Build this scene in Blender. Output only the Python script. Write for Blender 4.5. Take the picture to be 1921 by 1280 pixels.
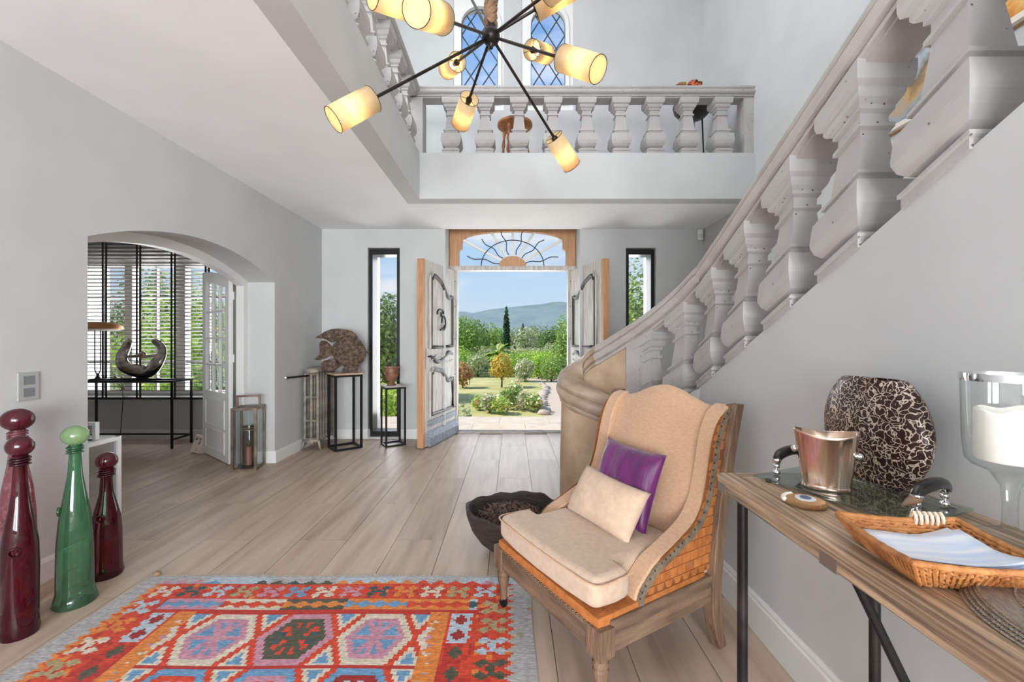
import bpy, bmesh, math, random
from mathutils import Matrix, Vector, noise as mnoise

random.seed(7)
PI = math.pi
sc = bpy.context.scene
for o in list(bpy.data.objects):
    bpy.data.objects.remove(o)
COL = sc.collection

# ------------------------------------------------------------------ camera, world, light
FPX, H = 800.4, 1.28                       # focal length in pixels of the 1921 px frame, eye height
cam_d = bpy.data.cameras.new('camera')
cam_d.sensor_width = 36.0
cam_d.lens = 15.0
cam_d.clip_start = 0.03
cam_d.clip_end = 6000
cam = bpy.data.objects.new('camera', cam_d)
COL.objects.link(cam)
cam.location = (0, 0, H)
cam.rotation_euler = (PI / 2, 0, 0)
sc.camera = cam

def lin(c):
    r = []
    for x in c[:3]:
        x = x / 255.0
        r.append(x / 12.92 if x <= 0.04045 else ((x + 0.055) / 1.055) ** 2.4)
    return (*r, 1.0)

world = bpy.data.worlds.new('sky')
sc.world = world
world.use_nodes = True
wn, wl = world.node_tree.nodes, world.node_tree.links
wn.clear()
w_out = wn.new('ShaderNodeOutputWorld')
w_bg = wn.new('ShaderNodeBackground')
w_tc = wn.new('ShaderNodeTexCoord')
w_sep = wn.new('ShaderNodeSeparateXYZ')
w_ramp = wn.new('ShaderNodeValToRGB')
w_ramp.color_ramp.elements[0].position = 0.0
w_ramp.color_ramp.elements[0].color = lin((206, 228, 247))
w_ramp.color_ramp.elements[1].position = 0.75
w_ramp.color_ramp.elements[1].color = lin((96, 155, 232))
e = w_ramp.color_ramp.elements.new(0.22)
e.color = lin((168, 207, 245))
w_map = wn.new('ShaderNodeMapping')
w_map.inputs['Scale'].default_value = (1.0, 1.0, 4.2)
w_map.inputs['Location'].default_value = (0.35, 0.0, 0.12)
w_n = wn.new('ShaderNodeTexNoise')
w_n.inputs['Scale'].default_value = 2.6
w_n.inputs['Detail'].default_value = 6
w_cr = wn.new('ShaderNodeValToRGB')
w_cr.color_ramp.elements[0].position = 0.50
w_cr.color_ramp.elements[1].position = 0.68
w_mix = wn.new('ShaderNodeMixRGB')
w_mix.inputs['Color2'].default_value = lin((246, 249, 252))
wl.new(w_tc.outputs['Generated'], w_sep.inputs[0])
wl.new(w_sep.outputs['Z'], w_ramp.inputs[0])
wl.new(w_tc.outputs['Generated'], w_map.inputs[0])
wl.new(w_map.outputs[0], w_n.inputs['Vector'])
wl.new(w_n.outputs['Fac'], w_cr.inputs[0])
wl.new(w_cr.outputs[0], w_mix.inputs['Fac'])
wl.new(w_ramp.outputs[0], w_mix.inputs['Color1'])
wl.new(w_mix.outputs[0], w_bg.inputs['Color'])
w_bg.inputs['Strength'].default_value = 0.49
wl.new(w_bg.outputs[0], w_out.inputs[0])

def link_light(name, kind, energy, loc, rot=(0, 0, 0), color=(1, 1, 1), **kw):
    d = bpy.data.lights.new(name, kind)
    d.energy = energy
    d.color = color
    for k, v in kw.items():
        setattr(d, k, v)
    o = bpy.data.objects.new(name, d)
    o.location = loc
    o.rotation_euler = rot
    COL.objects.link(o)
    return o

sun = link_light('sun', 'SUN', 2.6, (0, 0, 20), color=(1.0, 0.95, 0.86), angle=0.01)
sun.rotation_euler = Vector((1.0, -0.02, -1.05)).to_track_quat('-Z', 'Y').to_euler()
# added area lights at made-up windows behind the camera (openings built below)
FILL = (0.93, 0.972, 1.0)
for x, pw_ in ((-1.1, 135), (1.25, 265)):
    link_light('fill_rear', 'AREA', pw_, (x, -5.95, 1.35), (PI / 2 + 0.12, 0, 0), FILL, shape='RECTANGLE', size=1.9, size_y=2.3)
# added area lights at made-up openings of the upper left wall
for y in (0.15, 2.65):
    link_light('fill_gallery', 'AREA', 46, (-2.52, y, 4.85), (PI / 2, 0, -PI / 2), FILL, shape='RECTANGLE', size=1.5, size_y=1.9)
# added area light under a made-up roof panel over the stair void
link_light('fill_roof', 'AREA', 12, (0.7, 2.1, 6.30), (0, 0, 0), FILL, shape='RECTANGLE', size=2.6, size_y=4.2)
# added area lights that boost the daylight through door and front windows
link_light('fill_door', 'AREA', 15, (0.0, 6.35, 1.15), (-PI / 2 - 0.35, 0, 0), (0.93, 0.97, 1.0), shape='RECTANGLE', size=1.5, size_y=2.2)
for x in (-1.677, 1.685):
    link_light('fill_slit', 'AREA', 7, (x, 6.14, 1.35), (-PI / 2, 0, 0), (0.96, 0.98, 1.0), shape='RECTANGLE', size=0.30, size_y=2.2)
link_light('fill_alcove', 'AREA', 50, (-4.75, 6.25, 1.4), (-PI / 2, 0, 0), (0.96, 0.98, 1.0), shape='RECTANGLE', size=1.7, size_y=1.6)

vs = sc.view_settings
vs.view_transform = 'Standard'
vs.look = 'None'
vs.gamma = 1.0
vs.use_curve_mapping = False
vs.exposure = 1.1
sc.display_settings.display_device = 'sRGB'
sc.cycles.diffuse_bounces = 8

# ------------------------------------------------------------------ pixel helpers (distance always from what a thing stands on)
def at(px, py, Y):
    return Vector(((px - 960.5) * Y / FPX, Y, H - (py - 640) * Y / FPX))

def gnd(px, py, Z=0.0):
    return at(px, py, (H - Z) * FPX / (py - 640))

# ------------------------------------------------------------------ materials
MATS = {}
def pm(name, col, rough=0.55, metal=0.0, var=None, bump=None, col2=None, vscale=(1, 1, 1), spec=0.5, coat=0.0, rnd=0.0,
       sheen=0.0, attr=None, transl=0.0, detail=4, ramp=(0.35, 0.65), speck=None, emit=None):
    """procedural material: two-colour noise variation, bump, per-object random tone, optional dark pits"""
    if name in MATS:
        return MATS[name]
    m = bpy.data.materials.new(name)
    MATS[name] = m
    m.use_nodes = True
    n, l = m.node_tree.nodes, m.node_tree.links
    b = n['Principled BSDF']
    b.inputs['Base Color'].default_value = lin(col)
    b.inputs['Roughness'].default_value = rough
    b.inputs['Metallic'].default_value = metal
    b.inputs['Specular IOR Level'].default_value = spec
    b.inputs['Coat Weight'].default_value = coat
    b.inputs['Sheen Weight'].default_value = sheen
    tc = n.new('ShaderNodeTexCoord')
    mp = n.new('ShaderNodeMapping')
    mp.inputs['Scale'].default_value = vscale
    oi = n.new('ShaderNodeObjectInfo')
    off = n.new('ShaderNodeVectorMath')
    off.operation = 'MULTIPLY_ADD'
    comb = n.new('ShaderNodeCombineXYZ')
    for k in range(3):
        l.new(oi.outputs['Random'], comb.inputs[k])
    off.inputs[1].default_value = (37.0, 53.0, 19.0) if rnd else (0, 0, 0)
    l.new(comb.outputs[0], off.inputs[0])
    l.new(tc.outputs['Object'], mp.inputs[0])
    l.new(mp.outputs[0], off.inputs[2])
    vec = off.outputs[0]
    cur = None
    if attr:
        a = n.new('ShaderNodeAttribute')
        a.attribute_name = attr
        cur = a.outputs['Color']
    if var or col2:
        t = n.new('ShaderNodeTexNoise')
        t.inputs['Scale'].default_value = var or 5.0
        t.inputs['Detail'].default_value = detail
        l.new(vec, t.inputs['Vector'])
        r = n.new('ShaderNodeValToRGB')
        r.color_ramp.elements[0].position = ramp[0]
        r.color_ramp.elements[1].position = ramp[1]
        l.new(t.outputs['Fac'], r.inputs[0])
        mx = n.new('ShaderNodeMixRGB')
        l.new(r.outputs[0], mx.inputs['Fac'])
        if cur:
            mx.blend_type = 'MULTIPLY'
            l.new(cur, mx.inputs['Color1'])
        else:
            mx.inputs['Color1'].default_value = lin(col)
        mx.inputs['Color2'].default_value = lin(col2 or col)
        cur = mx.outputs[0]
    if speck:                                   # (scale, threshold, colour)
        v = n.new('ShaderNodeTexVoronoi')
        v.inputs['Scale'].default_value = speck[0]
        l.new(tc.outputs['Object'], v.inputs['Vector'])
        r = n.new('ShaderNodeValToRGB')
        r.color_ramp.elements[0].position = speck[1]
        r.color_ramp.elements[1].position = speck[1] + 0.03
        l.new(v.outputs['Distance'], r.inputs[0])
        t2 = n.new('ShaderNodeTexNoise')
        t2.inputs['Scale'].default_value = speck[3] if len(speck) > 3 else 3.0
        l.new(tc.outputs['Object'], t2.inputs['Vector'])
        r2 = n.new('ShaderNodeValToRGB')
        r2.color_ramp.elements[0].position = 0.46
        r2.color_ramp.elements[1].position = 0.56
        r2.color_ramp.elements[0].color = (1, 1, 1, 1)
        r2.color_ramp.elements[1].color = (0, 0, 0, 1)
        l.new(t2.outputs['Fac'], r2.inputs[0])
        mxm = n.new('ShaderNodeMixRGB')
        mxm.blend_type = 'LIGHTEN'
        mxm.inputs['Fac'].default_value = 1
        l.new(r.outputs[0], mxm.inputs['Color1'])
        l.new(r2.outputs[0], mxm.inputs['Color2'])
        mx = n.new('ShaderNodeMixRGB')
        l.new(mxm.outputs[0], mx.inputs['Fac'])
        mx.inputs['Color1'].default_value = lin(speck[2])
        if cur:
            l.new(cur, mx.inputs['Color2'])
        else:
            mx.inputs['Color2'].default_value = lin(col)
        cur = mx.outputs[0]
    if rnd:
        hv = n.new('ShaderNodeHueSaturation')
        mr = n.new('ShaderNodeMapRange')
        mr.inputs['To Min'].default_value = 1 - rnd
        mr.inputs['To Max'].default_value = 1 + rnd
        l.new(oi.outputs['Random'], mr.inputs['Value'])
        l.new(mr.outputs[0], hv.inputs['Value'])
        if cur:
            l.new(cur, hv.inputs['Color'])
        else:
            hv.inputs['Color'].default_value = lin(col)
        cur = hv.outputs[0]
    if cur:
        l.new(cur, b.inputs['Base Color'])
    if bump:                                    # (scale, strength[, detail])
        t = n.new('ShaderNodeTexNoise')
        t.inputs['Scale'].default_value = bump[0]
        t.inputs['Detail'].default_value = bump[2] if len(bump) > 2 else 6
        l.new(vec, t.inputs['Vector'])
        bp = n.new('ShaderNodeBump')
        bp.inputs['Strength'].default_value = bump[1]
        bp.inputs['Distance'].default_value = 0.02
        l.new(t.outputs['Fac'], bp.inputs['Height'])
        l.new(bp.outputs[0], b.inputs['Normal'])
    if emit:
        b.inputs['Emission Color'].default_value = lin(emit[0])
        b.inputs['Emission Strength'].default_value = emit[1]
    if transl:
        tr = n.new('ShaderNodeBsdfTranslucent')
        ms = n.new('ShaderNodeMixShader')
        ms.inputs[0].default_value = transl
        if cur:
            l.new(cur, tr.inputs['Color'])
        else:
            tr.inputs['Color'].default_value = lin(col)
        l.new(b.outputs[0], ms.inputs[1])
        l.new(tr.outputs[0], ms.inputs[2])
        l.new(ms.outputs[0], n['Material Output'].inputs['Surface'])
    return m

def glassm(name, col=(255, 255, 255), edge=None, gloss=0.08, rough=0.02, dark=0.0, seeds=0.0):
    """thin-walled glass: tinted see-through body, deeper tint where the wall is seen edge-on, clear reflections"""
    m = bpy.data.materials.new(name)
    m.use_nodes = True
    n, l = m.node_tree.nodes, m.node_tree.links
    n.remove(n['Principled BSDF'])
    out = n['Material Output']
    t = n.new('ShaderNodeBsdfTransparent')
    g = n.new('ShaderNodeBsdfGlossy')
    g.inputs['Roughness'].default_value = rough
    fr = n.new('ShaderNodeLayerWeight')
    fr.inputs['Blend'].default_value = 0.5
    pw = n.new('ShaderNodeMath')
    pw.operation = 'POWER'
    pw.inputs[1].default_value = 4.0
    l.new(fr.outputs['Facing'], pw.inputs[0])
    mth = n.new('ShaderNodeMath')
    mth.operation = 'MULTIPLY_ADD'
    mth.use_clamp = True
    mth.inputs[1].default_value = 0.75
    mth.inputs[2].default_value = gloss
    l.new(pw.outputs[0], mth.inputs[0])
    ms = n.new('ShaderNodeMixShader')
    l.new(mth.outputs[0], ms.inputs[0])
    if edge:
        lw = n.new('ShaderNodeLayerWeight')
        lw.inputs['Blend'].default_value = 0.35
        mx = n.new('ShaderNodeMixRGB')
        l.new(lw.outputs['Facing'], mx.inputs['Fac'])
        mx.inputs['Color1'].default_value = lin(col)
        mx.inputs['Color2'].default_value = lin(edge)
        l.new(mx.outputs[0], t.inputs['Color'])
    else:
        t.inputs['Color'].default_value = lin(col)
    body = t.outputs[0]
    if dark:                                    # a share of the light is scattered inside tinted blown glass
        d = n.new('ShaderNodeBsdfDiffuse')
        d.inputs['Color'].default_value = lin(col)
        tl = n.new('ShaderNodeBsdfTranslucent')
        tl.inputs['Color'].default_value = lin(col)
        ad = n.new('ShaderNodeMixShader')
        ad.inputs[0].default_value = 0.5
        l.new(d.outputs[0], ad.inputs[1])
        l.new(tl.outputs[0], ad.inputs[2])
        m2 = n.new('ShaderNodeMixShader')
        m2.inputs[0].default_value = dark
        if seeds:
            tc = n.new('ShaderNodeTexCoord')
            nz = n.new('ShaderNodeTexNoise')
            nz.inputs['Scale'].default_value = seeds
            nz.inputs['Detail'].default_value = 5
            mr = n.new('ShaderNodeMapRange')
            mr.inputs['From Min'].default_value = 0.35
            mr.inputs['From Max'].default_value = 0.7
            mr.inputs['To Min'].default_value = dark * 0.6
            mr.inputs['To Max'].default_value = min(1, dark * 1.7)
            l.new(tc.outputs['Object'], nz.inputs['Vector'])
            l.new(nz.outputs['Fac'], mr.inputs['Value'])
            l.new(mr.outputs[0], m2.inputs[0])
        l.new(body, m2.inputs[1])
        l.new(ad.outputs[0], m2.inputs[2])
        body = m2.outputs[0]
    l.new(body, ms.inputs[1])
    l.new(g.outputs[0], ms.inputs[2])
    l.new(ms.outputs[0], out.inputs['Surface'])
    MATS[name] = m
    return m

WALL = pm('grey_plaster', (196, 197, 197), 0.8, var=2.2, col2=(190, 191, 191), bump=(3.2, 0.22, 9), spec=0.25)
WALLW = pm('white_plaster', (242, 243, 244), 0.8, var=1.6, col2=(236, 237, 238), bump=(2.6, 0.28, 9), spec=0.25)
PAINT = pm('white_paint', (226, 226, 224), 0.45)
BASEB = pm('baseboard_paint', (218, 218, 216), 0.5)
STONE = pm('painted_stone', (176, 173, 171), 0.6, var=6, col2=(168, 164, 162), bump=(14, 0.12), speck=(38, 0.12, (52, 46, 44), 5.0))
STONER = pm('rail_stone', (182, 176, 172), 0.42, var=7, col2=(168, 161, 156), bump=(10, 0.1))
STONEB = pm('beige_stone', (196, 172, 146), 0.8, var=6, col2=(176, 150, 124), bump=(9, 0.6, 10))
STONEN = pm('worn_stone_cap', (186, 166, 148), 0.45, var=5, col2=(150, 128, 108), bump=(12, 0.3))
FLOORM = pm('oak_tile', (188, 169, 151), 0.44, var=1.7, col2=(150, 129, 112), vscale=(8, 0.8, 1), rnd=0.09, detail=9, bump=(6, 0.05), ramp=(0.36, 0.80), spec=0.45)
GROUT = pm('grout', (150, 138, 126), 0.8)
BLACK = pm('black_metal', (26, 26, 28), 0.4, 0.4)
BRONZE = pm('dark_bronze', (54, 46, 41), 0.4, 0.6, var=9, col2=(34, 30, 28))
GLASS = glassm('window_glass', gloss=0.05)
CGLASS = glassm('clear_glass', (253, 254, 254), (236, 242, 243), gloss=0.06)
ORANGEW = pm('door_oak', (196, 150, 110), 0.5, var=3, col2=(176, 128, 90), vscale=(14, 14, 1.2), bump=(8, 0.1))
GREYW = pm('limed_wood', (206, 202, 196), 0.6, var=3, col2=(172, 166, 158), vscale=(14, 14, 1.4), bump=(9, 0.25))
GREYD = pm('shade_dark_moulding', (78, 70, 65), 0.45, var=4, col2=(46, 42, 40), vscale=(6, 6, 2), bump=(9, 0.2))  # shade of the carved edges put into a dark wood colour
BLUEW = pm('blue_grey_wood', (146, 152, 164), 0.6, var=3, col2=(112, 116, 126), vscale=(14, 3, 14), bump=(9, 0.25))
IRON = pm('iron', (40, 40, 42), 0.5, 0.7)
CHROME = pm('chrome', (226, 226, 228), 0.10, 1.0)

# ------------------------------------------------------------------ geometry builder
class G:
    def __init__(s):
        s.v, s.f = [], []
    def add(s, vs, fs, M=None):
        o = len(s.v)
        for p in vs:
            p = Vector(p)
            s.v.append(tuple(M @ p if M else p))
        for f in fs:
            s.f.append(tuple(i + o for i in f))
        return s
    def box(s, x0, x1, y0, y1, z0, z1, M=None):
        vs = [(x, y, z) for z in (z0, z1) for (x, y) in ((x0, y0), (x1, y0), (x1, y1), (x0, y1))]
        return s.add(vs, [(3, 2, 1, 0), (4, 5, 6, 7), (0, 1, 5, 4), (1, 2, 6, 5), (2, 3, 7, 6), (3, 0, 4, 7)], M)
    def prism(s, pts, lo, hi, axis='z', M=None):
        n = len(pts)
        def P(a, b, c):
            return {'z': (a, b, c), 'y': (a, c, b), 'x': (c, a, b)}[axis]
        vs = [P(a, b, lo) for a, b in pts] + [P(a, b, hi) for a, b in pts]
        fs = [tuple(range(n))[::-1], tuple(range(n, 2 * n))]
        fs += [(i, (i + 1) % n, n + (i + 1) % n, n + i) for i in range(n)]
        return s.add(vs, fs, M)
    def tube(s, path, r, n=8, closed=False, M=None, flat=1.0):
        P = [Vector(p) for p in path]
        m = len(P)
        R = r if isinstance(r, (list, tuple)) else [r] * m
        T = []
        for i in range(m):
            a = P[(i - 1) % m] if (closed or i > 0) else P[i]
            b = P[(i + 1) % m] if (closed or i < m - 1) else P[i]
            t = (b - a)
            T.append(t.normalized() if t.length > 1e-9 else Vector((0, 0, 1)))
        ref = Vector((0, 0, 1)) if abs(T[0].z) < 0.9 else Vector((1, 0, 0))
        nrm = (ref - T[0] * ref.dot(T[0])).normalized()
        vs = []
        for i in range(m):
            nrm = (nrm - T[i] * nrm.dot(T[i]))
            nrm = nrm.normalized() if nrm.length > 1e-6 else T[i].orthogonal().normalized()
            bn = T[i].cross(nrm)
            for k in range(n):
                a = 2 * PI * k / n
                vs.append(P[i] + nrm * (math.cos(a) * R[i]) + bn * (math.sin(a) * R[i] * flat))
        fs = []
        for i in range(m if closed else m - 1):
            j = (i + 1) % m
            for k in range(n):
                k2 = (k + 1) % n
                fs.append((i * n + k, i * n + k2, j * n + k2, j * n + k))
        if not closed:
            fs.append(tuple(range(n))[::-1])
            fs.append(tuple(range((m - 1) * n, m * n)))
        return s.add(vs, fs, M)
    def lathe(s, prof, n=24, c=(0, 0, 0), M=None, sx=1.0, sy=1.0, a0=0.0):
        """prof: (radius, z) from bottom to top; ends capped unless radius 0"""
        vs, m = [], len(prof)
        for r, z in prof:
            for k in range(n):
                a = a0 + 2 * PI * k / n
                vs.append((c[0] + math.cos(a) * r * sx, c[1] + math.sin(a) * r * sy, c[2] + z))
        fs = []
        for i in range(m - 1):
            for k in range(n):
                k2 = (k + 1) % n
                fs.append((i * n + k, i * n + k2, (i + 1) * n + k2, (i + 1) * n + k))
        fs.append(tuple(range(n))[::-1])
        fs.append(tuple(range((m - 1) * n, m * n)))
        return s.add(vs, fs, M)
    def shell(s, prof, n=24, c=(0, 0, 0), M=None, sx=1.0, sy=1.0):
        """open lathe without caps"""
        k0 = len(s.f)
        s.lathe(prof, n, c, M, sx, sy)
        s.f = s.f[:-2]
        return s
    def ball(s, c, rx, ry=None, rz=None, nu=12, nv=8, M=None):
        ry = ry or rx
        rz = rz or rx
        prof = [(max(1e-4, math.sin(PI * i / nv)), -math.cos(PI * i / nv)) for i in range(nv + 1)]
        MM = Matrix.Translation(c) @ Matrix.Diagonal((rx, ry, rz, 1))
        return s.lathe(prof, nu, (0, 0, 0), (M @ MM) if M else MM)
    def sweep(s, path, prof, closed=False, cap=True, scale=None, M=None):
        """horizontal path (x,y,z); profile (a,b): a to the left of travel, b up, so mouldings rake with the path"""
        P = [Vector(p) for p in path]
        m, n = len(P), len(prof)
        vs = []
        for i in range(m):
            a = P[(i - 1) % m] if (closed or i > 0) else P[i]
            b = P[(i + 1) % m] if (closed or i < m - 1) else P[i]
            t = Vector(((b - a).x, (b - a).y, 0)).normalized()
            nl = Vector((-t.y, t.x, 0))
            sa, sb = scale[i] if scale else (1, 1)
            for (u, w) in prof:
                vs.append(P[i] + nl * (u * sa) + Vector((0, 0, w * sb)))
        fs = []
        for i in range(m if closed else m - 1):
            j = (i + 1) % m
            for k in range(n):
                k2 = (k + 1) % n
                fs.append((i * n + k, i * n + k2, j * n + k2, j * n + k))
        if cap and not closed:
            fs.append(tuple(range(n))[::-1])
            fs.append(tuple(range((m - 1) * n, m * n)))
        return s.add(vs, fs, M)
    def ring(s, inner, outer, lo, hi, axis='y', M=None):
        """flat plate with a hole: inner and outer outlines with the same number of points"""
        n = len(inner)
        def P(p, c):
            a, b = p
            return {'z': (a, b, c), 'y': (a, c, b), 'x': (c, a, b)}[axis]
        vs = [P(p, lo) for p in inner] + [P(p, lo) for p in outer] + [P(p, hi) for p in inner] + [P(p, hi) for p in outer]
        fs = []
        for i in range(n):
            j = (i + 1) % n
            fs += [(i, j, n + j, n + i), (2 * n + i, 3 * n + i, 3 * n + j, 2 * n + j), (i, 2 * n + i, 2 * n + j, j), (n + i, n + j, 3 * n + j, 3 * n + i)]
        return s.add(vs, fs, M)
    def rbox(s, hx, hy, hz, r, c=(0, 0, 0), n=7, M=None, dome=0.0):
        """rounded box, optionally domed on top"""
        vs, fs, idx = [], [], {}
        def key(p):
            return tuple(round(x, 5) for x in p)
        g = [-1 + 2 * i / n for i in range(n + 1)]
        g = [math.copysign(abs(x) ** 0.55, x) for x in g]
        def vert(p):
            q = Vector((p[0] * hx, p[1] * hy, p[2] * hz))
            cl = Vector([max(-h + r, min(h - r, w)) for w, h in zip(q, (hx, hy, hz))])
            d = q - cl
            o = cl + (d.normalized() * r if d.length > 1e-9 else d)
            if dome and p[2] > 0:
                o.z += dome * (1 - p[0] ** 2) * (1 - p[1] ** 2)
            k = key(p)
            if k not in idx:
                idx[k] = len(vs)
                vs.append(o + Vector(c))
            return idx[k]
        for ax in range(3):
            for sg in (-1, 1):
                for i in range(n):
                    for j in range(n):
                        q = []
                        for (a, b) in ((i, j), (i + 1, j), (i + 1, j + 1), (i, j + 1)):
                            p = [0, 0, 0]
                            p[ax] = sg
                            p[(ax + 1) % 3] = g[a]
                            p[(ax + 2) % 3] = g[b]
                            q.append(vert(p))
                        fs.append(tuple(q if sg > 0 else q[::-1]))
        return s.add(vs, fs, M)
    def mesh(s, name, mat, smooth=None, recalc=True):
        me = bpy.data.meshes.new(name)
        me.from_pydata(s.v, [], s.f)
        if recalc:
            bm = bmesh.new()
            bm.from_mesh(me)
            bmesh.ops.recalc_face_normals(bm, faces=bm.faces)
            bm.to_mesh(me)
            bm.free()
        me.materials.append(mat)
        if smooth is not None:
            me.polygons.foreach_set('use_smooth', [True] * len(me.polygons))
            me.set_sharp_from_angle(angle=math.radians(smooth))
        me.update()
        return me

def obj(name, g, mat, parent=None, smooth=35, bevel=0, seg=2, loc=None, label=None, recalc=True):
    me = g.mesh(name, mat, smooth, recalc) if isinstance(g, G) else g
    o = bpy.data.objects.new(name, me)
    COL.objects.link(o)
    if parent:
        o.parent = parent
    if loc is not None:
        o.location = loc
    if bevel:
        b = o.modifiers.new('bevel', 'BEVEL')
        b.width = bevel
        b.segments = seg
        b.limit_method = 'ANGLE'
        b.angle_limit = math.radians(40)
    if label:
        o['label'] = label
    return o

def tag(o, label, cat, group=None, kind=None):
    o['label'] = label
    o['category'] = cat
    if group:
        o['group'] = group
    if kind:
        o['kind'] = kind
    return o

def thing(name, label, cat, loc=(0, 0, 0), rz=0, group=None, kind=None):
    o = bpy.data.objects.new(name, None)
    o.empty_display_size = 0.1
    COL.objects.link(o)
    o.location = loc
    o.rotation_euler = (0, 0, rz)
    return tag(o, label, cat, group, kind)

def struct(o, label=None, cat=None):
    o['kind'] = 'structure'
    if label:
        o['label'] = label
    if cat:
        o['category'] = cat
    return o

def sname(name, label, cat, loc=(0, 0, 0), rz=0):
    return thing(name, label, cat, loc, rz, kind='structure')

def dup(o, parent=None, loc=None, rot=None, scale=None):
    c = o.copy()
    COL.objects.link(c)
    if parent:
        c.parent = parent
    if loc is not None:
        c.location = loc
    if rot is not None:
        c.rotation_euler = rot
    if scale is not None:
        c.scale = scale
    return c

def crom(pts, n=8):
    """Catmull-Rom through points"""
    P = [Vector(p) for p in pts]
    out = []
    for i in range(len(P) - 1):
        p0, p1, p2, p3 = P[max(0, i - 1)], P[i], P[i + 1], P[min(len(P) - 1, i + 2)]
        for k in range(n):
            t = k / n
            out.append(0.5 * ((2 * p1) + (p2 - p0) * t + (2 * p0 - 5 * p1 + 4 * p2 - p3) * t * t + (3 * p1 - p0 - 3 * p2 + p3) * t ** 3))
    out.append(P[-1])
    return out

def wall_grid(g, a0, a1, z0, z1, d0, d1, holes, axis='y'):
    """wall slab in the (a,z) plane, thickness d0..d1, with rectangular holes (a0,a1,z0,z1)"""
    A = sorted({a0, a1} | {h[0] for h in holes} | {h[1] for h in holes})
    Z = sorted({z0, z1} | {h[2] for h in holes} | {h[3] for h in holes})
    def solid(i, j):
        if i < 0 or j < 0 or i >= len(A) - 1 or j >= len(Z) - 1:
            return False
        ca, cz = (A[i] + A[i + 1]) / 2, (Z[j] + Z[j + 1]) / 2
        return not any(h[0] < ca < h[1] and h[2] < cz < h[3] for h in holes)
    def P(a, d, z):
        return (a, d, z) if axis == 'y' else (d, a, z)
    for i in range(len(A) - 1):
        for j in range(len(Z) - 1):
            if not solid(i, j):
                continue
            a, b, c, d = A[i], A[i + 1], Z[j], Z[j + 1]
            g.add([P(a, d0, c), P(b, d0, c), P(b, d0, d), P(a, d0, d)], [(0, 1, 2, 3)])
            g.add([P(a, d1, c), P(b, d1, c), P(b, d1, d), P(a, d1, d)], [(3, 2, 1, 0)])
            for (ii, jj, q) in ((i - 1, j, [(a, c), (a, d)]), (i + 1, j, [(b, c), (b, d)]), (i, j - 1, [(a, c), (b, c)]), (i, j + 1, [(a, d), (b, d)])):
                if not solid(ii, jj):
                    (u, v), (w, x) = q
                    g.add([P(u, d0, v), P(w, d0, x), P(w, d1, x), P(u, d1, v)], [(0, 1, 2, 3)])
    bm = bmesh.new()
    me = bpy.data.meshes.new('t')
    me.from_pydata(g.v, [], g.f)
    bm.from_mesh(me)
    bmesh.ops.remove_doubles(bm, verts=bm.verts, dist=1e-5)
    bm.verts.index_update()
    g.v = [tuple(v.co) for v in bm.verts]
    g.f = [tuple(v.index for v in f.verts) for f in bm.faces]
    bm.free()
    bpy.data.meshes.remove(me)
    return g

# ------------------------------------------------------------------ the shell of the house
XL, XR, YF, YO, YR = -2.486, 2.50, 5.58, 6.10, -6.0
ZC, ZG, ZP, ZU = 2.743, 3.05, 3.214, 6.4
YB, XV = 4.383, -0.95                       # gallery edges around the stair void
XS, XS2 = 1.08, 1.24                        # faces of the stair wall

# floor: grout bed and single oak-look tiles
g = G().box(-6.2, XR, YR, YO, -0.10, -0.012)
floor = struct(obj('floor', g, GROUT, smooth=None), 'pale oak-look tile floor laid towards the front door', 'floor')
PW, PL = 0.3075, 1.236
plank_me = G().box(-PW / 2 + 0.0016, PW / 2 - 0.0016, -PL / 2 + 0.0012, PL / 2 - 0.0012, -0.03, 0.0).mesh('plank', FLOORM)
for k in range(-10, 19):
    x = -0.441 - PW * (k + 0.5)
    y0 = 2.744 - PL / 2 + (0 if k % 2 == 0 else PL / 2)
    for j in range(-2, 5):
        yc = y0 + j * PL
        if yc - PL / 2 > YF - 0.05 and not (-1.1 < x < 1.1):
            continue
        if yc + PL / 2 > 6.2 + PL * 0.5 or yc < -0.4 or x > XR or x < -6.1:
            continue
        if yc + PL / 2 > YO:                # last tile of the row is cut at the doorway or the wall
            o = obj('plank', plank_me, None, floor, smooth=None)
            s = (YO - (yc - PL / 2)) / PL
            o.scale.y = s
            o.location = (x, yc - PL / 2 + PL * s / 2, 0)
        else:
            obj('plank', plank_me, None, floor, smooth=None, loc=(x, yc, 0))

# facade with all its openings
holes = [(-5.75, -3.72, 0.55, 2.35), (-1.887, -1.468, 0.02, 2.50), (1.49, 1.88, 0.02, 2.50), (-0.875, 0.89, 0.0, 2.95),
         (-0.77, -0.108, 4.30, 5.95), (0.122, 0.80, 4.30, 5.95)]
g = wall_grid(G(), -6.4, 3.0, 0.0, ZU, YF, YO, holes)
struct(obj('wall_front', g, WALL, smooth=None), 'grey plastered front wall around the open entrance doors', 'wall')

# left wall with the arched opening
def arch_z(y):
    a, b, zs, rise = 2.50, 4.47, 1.895, 0.205
    half = (b - a) / 2
    R = (half * half + rise * rise) / (2 * rise)
    return zs + rise - R + math.sqrt(max(0, R * R - (y - (a + b) / 2) ** 2))
AY = [2.50 + (4.47 - 2.50) * i / 28 for i in range(29)]
XL2 = XL - 0.34
g = G()
g.box(XL2, XL, YR, 2.50, 0, ZC)
g.box(XL2, XL, 4.47, YF, 0, ZC)
for i in range(28):
    a, b = AY[i], AY[i + 1]
    za, zb = arch_z(a), arch_z(b)
    g.add([(XL2, a, za), (XL, a, za), (XL, b, zb), (XL2, b, zb), (XL2, a, ZC), (XL, a, ZC), (XL, b, ZC), (XL2, b, ZC)],
          [(0, 1, 2, 3), (1, 5, 6, 2), (0, 3, 7, 4)])
struct(obj('wall_left', g, WALL, smooth=30, recalc=False), 'grey plastered left wall with an arched opening to the side room', 'wall')
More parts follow.
